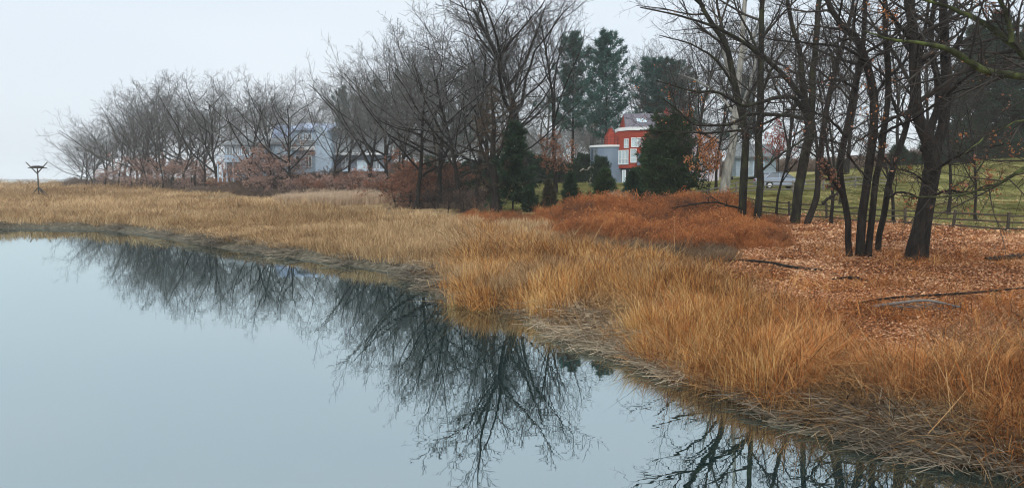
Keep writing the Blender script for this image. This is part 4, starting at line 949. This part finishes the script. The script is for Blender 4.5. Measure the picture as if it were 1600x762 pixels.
# ------------------------------------------------------------------ grasses, brambles, leaves (uncountable ground cover)
def proto(name, v, f, mat, n, per, rg, amp=.3):
    me = mesh_np(name, v, [f], False, [mat]); add_var(me, n, per, rg, amp, 0.0)
    return bpy.data.objects.new(name, me)            # not linked: only instanced by the node group
def tuft(seed, n, spread, lean, width, mat, name='tuft', curl=.25, stiff=1.0, hmin=.55, amp=.25):
    rg = np.random.default_rng(seed)
    a = rg.uniform(0, 2 * PI, n); r = spread * np.sqrt(rg.random(n)); p0 = np.stack([r * np.cos(a), r * np.sin(a), np.full(n, -.06)], -1)
    az = a + rg.normal(0, .9, n); d = np.stack([np.cos(az), np.sin(az), np.zeros(n)], -1); h = rg.uniform(hmin, 1, n)
    l = np.minimum(np.abs(rg.normal(0, lean, n)), lean * 1.5 if lean < .6 else 1.1); S = []
    side = np.stack([-np.sin(az + rg.normal(0, .8, n)), np.cos(az), np.zeros(n)], -1)
    for t_, wv in ((0, 1), (.4, .85), (.75, .55)):
        c = p0 + d * ((l * t_ + curl * t_ ** 2.5 * rg.random(n)) * h)[:, None] + np.array([0, 0, 1.]) * (h * t_ * (1 - .25 * l * t_))[:, None]
        S += [c - side * width * wv / 2, c + side * width * wv / 2]
    tip = p0 + d * ((l + curl) * h)[:, None] + np.array([0, 0, 1.]) * (h * (1 - .25 * l - .25 * curl))[:, None]
    V = np.stack(S + [tip], 1).reshape(-1, 3); b = np.arange(n)[:, None] * 7
    F_ = np.concatenate([b + np.array(q) for q in ([0,1,3],[0,3,2],[2,3,5],[2,5,4],[4,5,6])])
    return proto(name, V, F_, mat, n, 7, rg, amp)
def thatch(seed, n, L, spread, width, mat, zs=.1):
    rg = np.random.default_rng(seed)
    c = np.stack([rg.normal(0, spread, n), rg.normal(0, spread * .7, n), np.abs(rg.normal(0, zs, n)) + .02], -1)
    az = rg.normal(0, .7, n); d = np.stack([np.cos(az), np.sin(az), rg.normal(0, .12, n)], -1) * (L * rg.uniform(.4, 1, n) / 2)[:, None]
    s = np.stack([-np.sin(az), np.cos(az), rg.normal(0, .6, n)], -1) * width / 2; sag = np.array([0, 0, 1.]) * (rg.normal(.02, .04, n))[:, None]
    V = np.stack([c - d - s, c - d + s, c - s + sag, c + s + sag, c + d - s, c + d + s], 1).reshape(-1, 3); b = np.arange(n)[:, None] * 6
    F_ = np.concatenate([b + np.array(q) for q in ([0,1,3],[0,3,2],[2,3,5],[2,5,4])])
    return proto('thatch_bundle', V, F_, mat, n, 6, rg, .4)
def tangle(seed, nc, nl, mat, R_=.6, hh=.6, lsize=.05, wid=.012):
    rg = np.random.default_rng(seed); m = 6
    a = rg.uniform(0, 2 * PI, nc); p0 = np.stack([rg.normal(0, R_ * .5, nc), rg.normal(0, R_ * .5, nc), np.zeros(nc)], -1)
    t_ = np.linspace(0, 1, m); reach = rg.uniform(.3, 1.2, nc) * R_; top = rg.uniform(.4, 1.1, nc) * hh
    P = p0[:, None] + np.stack([np.cos(a), np.sin(a), 0 * a], -1)[:, None] * (reach[:, None] * t_)[..., None] + np.array([0, 0, 1.]) * (top[:, None] * np.sin(t_ * PI * rg.uniform(.6, .95, nc)[:, None]))[..., None]
    P = P + rg.normal(0, .025, P.shape)
    v1, f1 = tubes([(P, np.full((nc, m), wid / 2), 3)])
    pts = P.reshape(-1, 3)[rg.integers(0, nc * m, nl)]
    v2, f2 = leaf_mesh(rg, pts, lsize, .05)
    me = mesh_np('tangle', np.concatenate([v1, v2]), [f1[0], f2 + len(v1)], False, [mat])
    at_ = me.attributes.new('leafvar', 'FLOAT', 'POINT'); at_.data.foreach_set('value', np.concatenate([np.repeat(rg.uniform(-.5, .0, nc), m * 3), np.repeat(rg.uniform(-.25, .4, nl), 4)]).astype(np.float32))
    return bpy.data.objects.new('tangle', me)
def leafbed(seed, n, R_, size, mat):
    rg = np.random.default_rng(seed)
    a = rg.uniform(0, 2 * PI, n); r = R_ * np.sqrt(rg.random(n)); c = np.stack([r * np.cos(a), r * np.sin(a), rg.uniform(.005, .05, n)], -1)
    az = rg.uniform(0, 6.28, n); u = np.stack([np.cos(az), np.sin(az), rg.normal(0, .35, n)], -1); v_ = np.stack([-np.sin(az), np.cos(az), rg.normal(0, .35, n)], -1)
    s = (size * rg.uniform(.6, 1.3, n))[:, None]; up = np.array([0, 0, 1.]) * s * .35
    V = np.stack([c - u * s, c - v_ * s * .65 + up, c + u * s, c + v_ * s * .65 + up], 1).reshape(-1, 3); q = np.arange(4 * n).reshape(n, 4)
    return proto('leaf_bed', V, np.concatenate([q[:, [0, 1, 2]], q[:, [0, 2, 3]]]), mat, n, 4, rg, .55)
def scatter(name, label, cat, pts, rot, scl, tint, protos):
    n = len(pts); me = bpy.data.meshes.new(name); me.vertices.add(n); me.vertices.foreach_set('co', np.asarray(pts, np.float32).ravel())
    for nm, ty, key, arr in (('rot', 'FLOAT_VECTOR', 'vector', rot), ('scl', 'FLOAT_VECTOR', 'vector', scl), ('tint', 'FLOAT', 'value', tint), ('pick', 'INT', 'value', rng.integers(0, len(protos), n))):
        a = me.attributes.new(nm, ty, 'POINT'); a.data.foreach_set(key, np.asarray(arr, np.int32 if ty == 'INT' else np.float32).ravel())
    me.update(); o = link(name, me)
    ng = bpy.data.node_groups.new(name, 'GeometryNodeTree')
    ng.interface.new_socket('Geometry', in_out='INPUT', socket_type='NodeSocketGeometry'); ng.interface.new_socket('Geometry', in_out='OUTPUT', socket_type='NodeSocketGeometry')
    N, L = ng.nodes, ng.links; gi = N.new('NodeGroupInput'); go_ = N.new('NodeGroupOutput'); ip = N.new('GeometryNodeInstanceOnPoints'); g2 = N.new('GeometryNodeGeometryToInstance')
    for p in protos:
        oi = N.new('GeometryNodeObjectInfo'); oi.inputs['Object'].default_value = p; L.new(oi.outputs['Geometry'], g2.inputs[0])
    def na(nm, ty):
        q = N.new('GeometryNodeInputNamedAttribute'); q.data_type = ty; q.inputs[0].default_value = nm; return q.outputs[0]
    e2 = N.new('FunctionNodeEulerToRotation'); L.new(na('rot', 'FLOAT_VECTOR'), e2.inputs[0])
    L.new(gi.outputs[0], ip.inputs['Points']); L.new(g2.outputs[0], ip.inputs['Instance']); ip.inputs['Pick Instance'].default_value = True
    L.new(na('pick', 'INT'), ip.inputs['Instance Index']); L.new(e2.outputs[0], ip.inputs['Rotation']); L.new(na('scl', 'FLOAT_VECTOR'), ip.inputs['Scale']); L.new(ip.outputs[0], go_.inputs[0])
    md = o.modifiers.new('scatter', 'NODES'); md.node_group = ng
    return tag(o, label, cat, None, 'stuff')
class S:                                             # random ground points, as dense per picture area near as far
    def __init__(s, N, px, D):
        s.px = rng.uniform(px[0], px[1], N); s.D = np.exp(rng.uniform(math.log(D[0]), math.log(D[1]), N))
        s.x = (s.px - 800) / F * s.D; s.y = s.D; s.z = gz(s.x, s.y); s.s = shore_s(s.x, s.y); s.u, s.v = rag(*proj(s.x, s.y, s.z), s.x, s.y, 40)
    def keep(s, m):
        for k in ('px', 'D', 'x', 'y', 'z', 's', 'u', 'v'): setattr(s, k, getattr(s, k)[m])
        s.n = len(s.x); return s
    def P(s, dz=0): return np.stack([s.x, s.y, s.z + dz], -1)
    def lean(s, tilt=.12, amp=.9, fq=.35):
        spin = rng.uniform(0, 6.28, s.n); ph = 9 * fbm(s.x * fq * .5 + 3, s.y * fq * .5); A = amp * np.clip(fbm(s.x * fq + 60, s.y * fq) - .42, 0, .4) * 2.2
        ax = A * np.cos(ph) + rng.normal(0, tilt, s.n); ay = A * np.sin(ph) + rng.normal(0, tilt, s.n)
        return np.stack([np.cos(spin) * ax + np.sin(spin) * ay, -np.sin(spin) * ax + np.cos(spin) * ay, spin], -1)
    def rotz(s, tilt=.12): return np.stack([rng.normal(0, tilt, s.n), rng.normal(0, tilt, s.n), rng.uniform(0, 6.28, s.n)], -1)

hay = [tuft(600 + i, 34, .5, .22, .022, M['hay'], 'hay_tuft', amp=.5) for i in range(4)]
a = S(42000, (-420, 1250), (24, 540)); a.keep(inpoly(a.u, a.v, HAY) & (a.z > .2) & (a.s > .45 + .7 * fbm(a.x * .5, a.y * .5)) & ~((a.u > 880) & inpoly(a.u, a.v, LITTER)))
pat = fbm(a.x * .045 + 7, a.y * .13); h = (.42 + .34 * fbm(a.x * .22 + 50, a.y * .12)) * (1 - .35 * sstep(120, 260, a.D)); h *= (.45 + .55 * sstep(.33, .45, pat)) * rng.uniform(.8, 1.2, a.n)
w_ = np.clip(a.D / 40, .75, 8)
ti = .5 + (rng.random(a.n) - .5) * .45 + (pat - .5) * .9 - .12 * sstep(600, 1000, a.u)
scatter('marsh_hay', 'tan marsh hay covering the flat beside the creek', 'marsh grass', a.P(), a.lean(.12, .7, .12), np.stack([w_, w_, h * 1.25], -1), ti, hay)
cord = [tuft(620 + i, 26, .24, .24, .013, M['cord'], 'cord_tuft', hmin=.4, amp=.55) for i in range(5)]
def clump(a, k, r):
    """spread k tufts round each kept point; returns the new sample and the clump index"""
    ci = np.repeat(np.arange(a.n), k); rr = np.repeat(r, k)
    a.x = a.x[ci] + rng.normal(0, 1, len(ci)) * rr; a.y = a.y[ci] + rng.normal(0, 1, len(ci)) * rr; a.D = a.y
    a.z = gz(a.x, a.y); a.s = shore_s(a.x, a.y); a.u, a.v = proj(a.x, a.y, a.z); a.px = a.u; a.n = len(ci); a.ci = ci
    m = a.s > .02; a.ci = ci[m]; a.keep(m); return a
def lodged(a, t0, frac, t1):
    r = a.lean(t0, 1.0, .5); m = rng.random(a.n) < frac; r[m, :2] = rng.normal(0, t1, (m.sum(), 2)); return r
a = S(4300, (690, 1420), (11, 62))
edge = 690 + 170 * rng.random(len(a.u)) ** 1.5
a.keep((a.s > .15) & (a.u > edge) & (a.s < 13) & (inpoly(a.u, a.v, HAY) | ((a.s < 4.0) & (a.u < 1200))) & (rng.random(len(a.u)) < np.clip(1.2 - a.s / 12, 0, 1)) & (fbm(a.x * .5 + 70, a.y * .5) > np.where(a.s < 3.5, .43, .36)))
ncl = a.n; hc = rng.uniform(.45, 1.15, ncl) * (.75 + .5 * fbm(a.x * .4, a.y * .4)); tc_ = rng.normal(0, .2, ncl); a = clump(a, 7, rng.uniform(.1, .32, ncl) * np.clip(a.D / 20, .8, 2))
h = hc[a.ci] * rng.uniform(.75, 1.15, a.n); w_ = np.clip(a.D / 22, .7, 2.5)
scatter('cordgrass', 'golden cordgrass in tall clumps along the creek bank', 'marsh grass', a.P(), lodged(a, .14, .12, .5), np.stack([w_, w_, h], -1), .66 + tc_[a.ci] + (rng.random(a.n) - .5) * .35 - .3 * sstep(1, 6, a.s) - .08 * (a.u > 1080), cord)
rust = [tuft(640 + i, 22, .3, .42, .012, M['rust_grass'], 'rust_tuft', hmin=.3, curl=.45, amp=.55) for i in range(5)]
a = S(3000, (1000, 1900), (9.5, 40)); a.keep((a.s > .3) & (inpoly(a.u, a.v, RUST1) | inpoly(a.u, a.v, RUST2) | ((a.s < 2.6) & (a.u > 1300))) & (fbm(a.x * .6 + 3, a.y * .6) > .43) & ~inpoly(a.u, a.v, [(1290,555),(1400,565),(1410,640),(1330,660),(1280,620)]))
ncl = a.n; hc = rng.uniform(.25, .75, ncl) * (.7 + .5 * fbm(a.x * .4, a.y * .4)); tc_ = rng.normal(0, .24, ncl); a = clump(a, 7, rng.uniform(.1, .35, ncl))
h = hc[a.ci] * rng.uniform(.7, 1.2, a.n)
scatter('rust_grass', 'rust-orange dry grass on the near bank', 'grass', a.P(), lodged(a, .2, .25, .6), np.stack([np.ones(a.n), np.ones(a.n), h], -1), .45 + tc_[a.ci] + (rng.random(a.n) - .5) * .5, rust)
# matted, lodged old growth between the clumps
mt = [tuft(650 + i, 26, .4, .9, .012, M['matted'], 'matted_tuft', hmin=.3, curl=.8, amp=.6) for i in range(4)]
a = S(8000, (720, 1950), (9.5, 42)); a.keep((a.s > .1) & (a.s < 9) & (inpoly(a.u, a.v, HAY) | inpoly(a.u, a.v, RUST1) | inpoly(a.u, a.v, RUST2) | (a.s < 2.5)))
w_ = np.clip(a.D / 20, .9, 2)
scatter('matted_grass', 'brown matted old grass between the standing clumps', 'grass', a.P(), a.rotz(.3), np.stack([w_, w_, rng.uniform(.15, .34, a.n)], -1), .4 + (rng.random(a.n) - .5) * .6, mt)
reed = [tuft(660 + i, 24, .5, .14, .04, M['reed'], 'reed_tuft', hmin=.5, amp=.6) for i in range(3)]
a = S(3200, (430, 640), (84, 106)); a.keep(inpoly(a.u, a.v, [(440,316),(470,312),(520,310),(600,312),(612,322),(600,334),(560,338),(480,332),(440,328)]))
scatter('reed_bed', 'pale beige reed bed before the bank of the grey house', 'reeds', a.P(), a.rotz(.06), np.stack([np.full(a.n, 1.1), np.full(a.n, 1.1), rng.uniform(.7, 1.0, a.n) * (1.0 + 1.3 * fbm(a.x * .35, a.y * .35))], -1), .5 + (rng.random(a.n) - .5) * .5, reed)
# one pale ornamental grass among the conifers, thin brown stalks by the lawn
a = S(500, (960, 985), (56, 58)); a.keep(np.ones(500, bool) & (np.hypot(a.x - xat(973, 57), a.y - 57) < .7))
scatter('dry_grass_tuft', 'pale dry ornamental grass between two young conifers', 'grass', a.P(), a.rotz(.25), np.stack([np.full(a.n, .8), np.full(a.n, .8), rng.uniform(1.3, 2.1, a.n)], -1), np.full(a.n, .5), reed)
th = [thatch(680 + i, 40, 1.0, .4, .014, M['thatch']) for i in range(4)]
a = S(24000, (-420, 1900), (9.3, 70)); a.keep((a.s > np.where(a.u < 760, .12, -.1) + .7 * (fbm(a.x * .6, a.y * .6) - .5)) & (a.s < np.where(a.u < 760, 1.0, 1.2)) & ((fbm(a.x * .55 + 31, a.y * .55) > .52) | (rng.random(len(a.x)) < .08) | inpoly(a.u, a.v, [(860,500),(960,520),(1060,560),(1060,590),(940,560),(860,530)]) | inpoly(a.u, a.v, [(1340,660),(1450,660),(1560,690),(1560,730),(1400,715)])))
sg = np.gradient(SH[:, 1], SH[:, 0]) if np.all(np.diff(SH[:, 0]) > 0) else None
ang = np.interp(a.x, SH[:, 0], np.arctan(sg)) if sg is not None else np.zeros(a.n)
w_ = np.clip(a.D / 28, .7, 1.3); ro = a.rotz(.1); ro[:, 2] = ang + rng.normal(0, .6, a.n)
scatter('dead_thatch', 'flattened grey and straw-coloured dead reeds along the waterline', 'dead grass', a.P(.01), ro, np.stack([w_, w_, w_ * .9], -1), .12 + (rng.random(a.n) - .5) * .6 + .5 * (a.u > 830) * (a.u < 1090) * (a.s < 1.3), th)
br = [tangle(700 + i, 46, 70, M['bramble'], lsize=.04, hh=.75, wid=.018) for i in range(5)]
a = S(9000, (700, 1230), (32, 66)); a.keep(inpoly(a.u, a.v, BRAMB) & (a.s > 3) | (inpoly(a.u, a.v, [(1150,345),(1330,352),(1340,392),(1240,398),(1150,400)]) & (rng.random(len(a.x)) < .2))); lump = fbm(a.x * .55, a.y * .55 + 9, 2); a.keep(lump > .36)
lump = fbm(a.x * .55, a.y * .55 + 9, 2); lift = 1.2 * np.clip(lump - .42, 0, .35)
w_ = np.clip(a.D / 44, .6, 1.4) * rng.uniform(.6, 1.3, a.n) * np.where(a.u < 890, .5, np.where(a.u < 1150, .88, .65))
scatter('orange_bramble', 'tangled orange-red bramble heaped at the marsh edge', 'bramble', a.P(lift * np.where(a.u > 890, np.where(a.u < 1150, 1, .3), .15)), a.rotz(.35), np.stack([w_, w_, w_ * rng.uniform(.5, 1.3, a.n)], -1), .42 + (rng.random(a.n) - .5) * .5 + 1.2 * (lump - .5), br)
lb = [leafbed(720 + i, 34, .5, .036, M['litter']) for i in range(4)]
a = S(30000, (950, 1950), (12, 62)); a.keep((inpoly(a.u, a.v, LITTER) | inpoly(a.u, a.v, BRAMB)) & (a.s > 2) & ((fbm(a.x * .7 + 5, a.y * .7) > .38) | (rng.random(len(a.x)) < .3)))
w_ = np.clip(a.D / 22, .8, 2.4)
scatter('leaf_litter', 'fallen brown and copper leaves blanketing the near bank', 'leaves', a.P(), a.rotz(.08), np.stack([w_, w_, w_], -1), .46 + (rng.random(a.n) - .5) * .45 + 1.3 * (fbm(a.x * .5, a.y * .5) - .5), lb)
a = S(5000, (960, 1950), (14, 56)); a.keep(inpoly(a.u, a.v, LITTER) & (fbm(a.x * .5 + 44, a.y * .5) > .52))
h = rng.uniform(.12, .42, a.n)
scatter('litter_weeds', 'thin dry weeds poking through the fallen leaves', 'weeds', a.P(), a.rotz(.3), np.stack([np.full(a.n, 1.0), np.full(a.n, 1.0), h], -1), .45 + (rng.random(a.n) - .5) * .7, rust)
a = S(5000, (1080, 1900), (38, 70)); a.keep(inpoly(a.u, a.v, LAWN_R) & (rng.random(len(a.x)) < np.clip((70 - a.D) / 30, .05, 1)))
w_ = np.clip(a.D / 40, .8, 2)
scatter('lawn_leaves', 'scattered fallen leaves on the lawn behind the rail fence', 'leaves', a.P(), a.rotz(.05), np.stack([w_, w_, w_], -1), .6 + (rng.random(a.n) - .5) * .4, [leafbed(730, 7, .6, .05, M['litter'])])
lw = [tuft(740 + i, 60, .6, .4, .03, M['lawn'], 'lawn_tuft') for i in range(3)]
a = S(13000, (690, 1900), (38, 108)); a.keep((inpoly(a.u, a.v, LAWN_R) | inpoly(a.u, a.v, LAWN_C)) & (a.D > 38))
w_ = np.clip(a.D / 50, .8, 2)
scatter('lawn_grass', 'short green lawn grass on the slope and before the red house', 'grass', a.P(), a.rotz(.05), np.stack([w_, w_, rng.uniform(.06, .13, a.n)], -1), .45 + (rng.random(a.n) - .5) * .4, lw)
bs = [tangle(760 + i, 70, 14, M['brush'], R_=.35, hh=.8, lsize=.03, wid=.008) for i in range(3)]
bw = [tuft(770 + i, 24, .22, .35, .008, M['brown_weed'], 'weed_tuft', hmin=.4, curl=.3, amp=.6) for i in range(4)]
a = S(1100, (1380, 1950), (12.5, 24)); a.keep(inpoly(a.u, a.v, [(1440,520),(1500,500),(1600,490),(1950,490),(1950,585),(1600,585),(1480,590)]))
scatter('brown_brush', 'dark brown low brush above the rust grass on the bank', 'brush', a.P(), a.rotz(.2), np.stack([rng.uniform(.8, 1.3, a.n)] * 2 + [rng.uniform(.2, .6, a.n)], -1), .42 + (rng.random(a.n) - .5) * .7, bw)
a = S(1300, (860, 1150), (27, 46)); a.keep(inpoly(a.u, a.v, [(890,372),(980,372),(1090,392),(1130,400),(1150,425),(1080,425),(1000,405),(900,392)]))
scatter('grey_brush', 'grey-brown twiggy brush between the marsh hay and the bramble', 'brush', a.P(), a.rotz(.3), np.stack([rng.uniform(.6, 1.1, a.n)] * 2 + [rng.uniform(.4, .9, a.n)], -1), .6 + (rng.random(a.n) - .5) * .7, bs + bw)
# understorey: brown scrub below the grove and leaf floor behind
a = S(9000, (110, 760), (62, 225)); tl = np.interp(a.u, [110,150,250,340,385,450,550,640,760], [215,200,166,132,116,108,99,82,64])
a.keep((a.D > tl - 3) & (a.D < tl + 26))
ub = [tangle(780 + i, 60, 60, M['scrub'], lsize=.06, wid=.02) for i in range(2)]
w_ = a.D / 75 * rng.uniform(.8, 1.4, a.n)
w_ = w_ * .75
scatter('undergrowth', 'low brown scrub on the floor of the woods', 'scrub', a.P(), a.rotz(.2), np.stack([w_, w_, w_], -1), .15 + rng.random(a.n) * .35, ub)

# ------------------------------------------------------------------ fallen branches on the bank
def fallen(label, pts, mat, seed, n2=6, l2=.3):
    rg = np.random.default_rng(seed); P = []
    for px, py, wd, dz in pts:
        q = None
        D = 10.
        for it in range(400):
            D += .15; xx = xat(px, D, py)
            if zat(py, D) <= gzs(xx, D) + dz: break
        P.append((xx, D, gzs(xx, D) + dz + .03, wd * D / F / 2))
    q = smooth_line(P, 16); base = q[0, :3].copy(); Pm = (q[:, :3] - base)[None]; R = np.maximum(q[:, 3], .008)[None]
    root = thing('fallen_branch', tuple(base)); v, f = tubes([(Pm, R, 7)]); link('stem', mesh_np('stem', v, f, True, [mat]), root)
    s, e = twigset(rg, Pm, R, n2, 4, 2, .005, l2=l2, up=-.02)
    for A, _, _ in s: A[..., 2] = np.maximum(A[..., 2], Pm[..., 2].min() - .05) * .45
    v, f = tubes(s); link('twigs', mesh_np('twigs', v, f, False, [mat]), root)
    return tag(root, label, 'branch')
fallen('long dark fallen branch lying beyond the golden cordgrass', [(1100,414,4,.05),(1150,408,4,.15),(1200,411,4,.2),(1240,420,5,.1),(1285,424,4,.05)], M['bark_dark'], 801)
fallen('slender fallen branch across the copper leaves below the big trunk', [(1330,478,3,.05),(1390,468,4,.12),(1450,464,4,.12),(1520,460,4,.12),(1600,452,3,.1)], M['bark_dark'], 802)
fallen('grey brushy dead branch lying in the leaves above the brown brush', [(1365,482,5,.1),(1410,476,5,.2),(1450,474,4,.2),(1500,482,3,.15)], M['twig_grey'], 803, 12, .45)
fallen('dark rotting log by the rail fence at the lawn corner', [(1540,408,9,.05),(1580,404,10,.1),(1640,400,9,.08),(1700,398,6,.05)], M['bark_dark'], 804)
fallen('short dark branch on the leaves near the multi-stemmed tree', [(1300,438,3,.05),(1330,436,4,.1),(1355,442,3,.05)], M['bark_dark'], 805)

# ------------------------------------------------------------------ haze: moist still air over the whole place
hz = bpy.data.materials.new('haze_air'); hz.use_nodes = True; t = hz.node_tree; t.nodes.clear()
pv = t.nodes.new('ShaderNodeVolumePrincipled'); pv.inputs['Color'].default_value = (.96, .985, 1, 1); pv.inputs['Density'].default_value = .0004
ou = t.nodes.new('ShaderNodeOutputMaterial'); t.links.new(pv.outputs[0], ou.inputs['Volume'])
o = MB().box(-1750, 1750, -70, 2650, -6, 36).build('haze', hz); o['kind'] = 'stuff'; tag(o, 'thin pale haze in the air over the marsh', 'haze')

# far wood closing the view behind the houses
a = S(46, (560, 1130), (165, 330)); a.keep(a.z > 2.5); w_ = rng.uniform(.6, .95, a.n)
scatter('distant_woods', 'far-off bare woods closing the view behind the houses', 'woods', a.P(), a.rotz(.04), np.stack([w_ * 1.2, w_ * 1.2, w_], -1), rng.random(a.n), [bpy.data.objects.new('wood_tree', VAR[i][3]) for i in (0, 2, 5)])
a = S(1500, (430, 1900), (125, 300)); a.keep(a.z > 2); w_ = a.D / 60 * rng.uniform(.8, 1.5, a.n)
scatter('distant_scrub', 'grey-brown scrub on the floor of the far woods', 'scrub', a.P(), a.rotz(.2), np.stack([w_, w_, w_], -1), .1 + rng.random(a.n) * .4, ub)
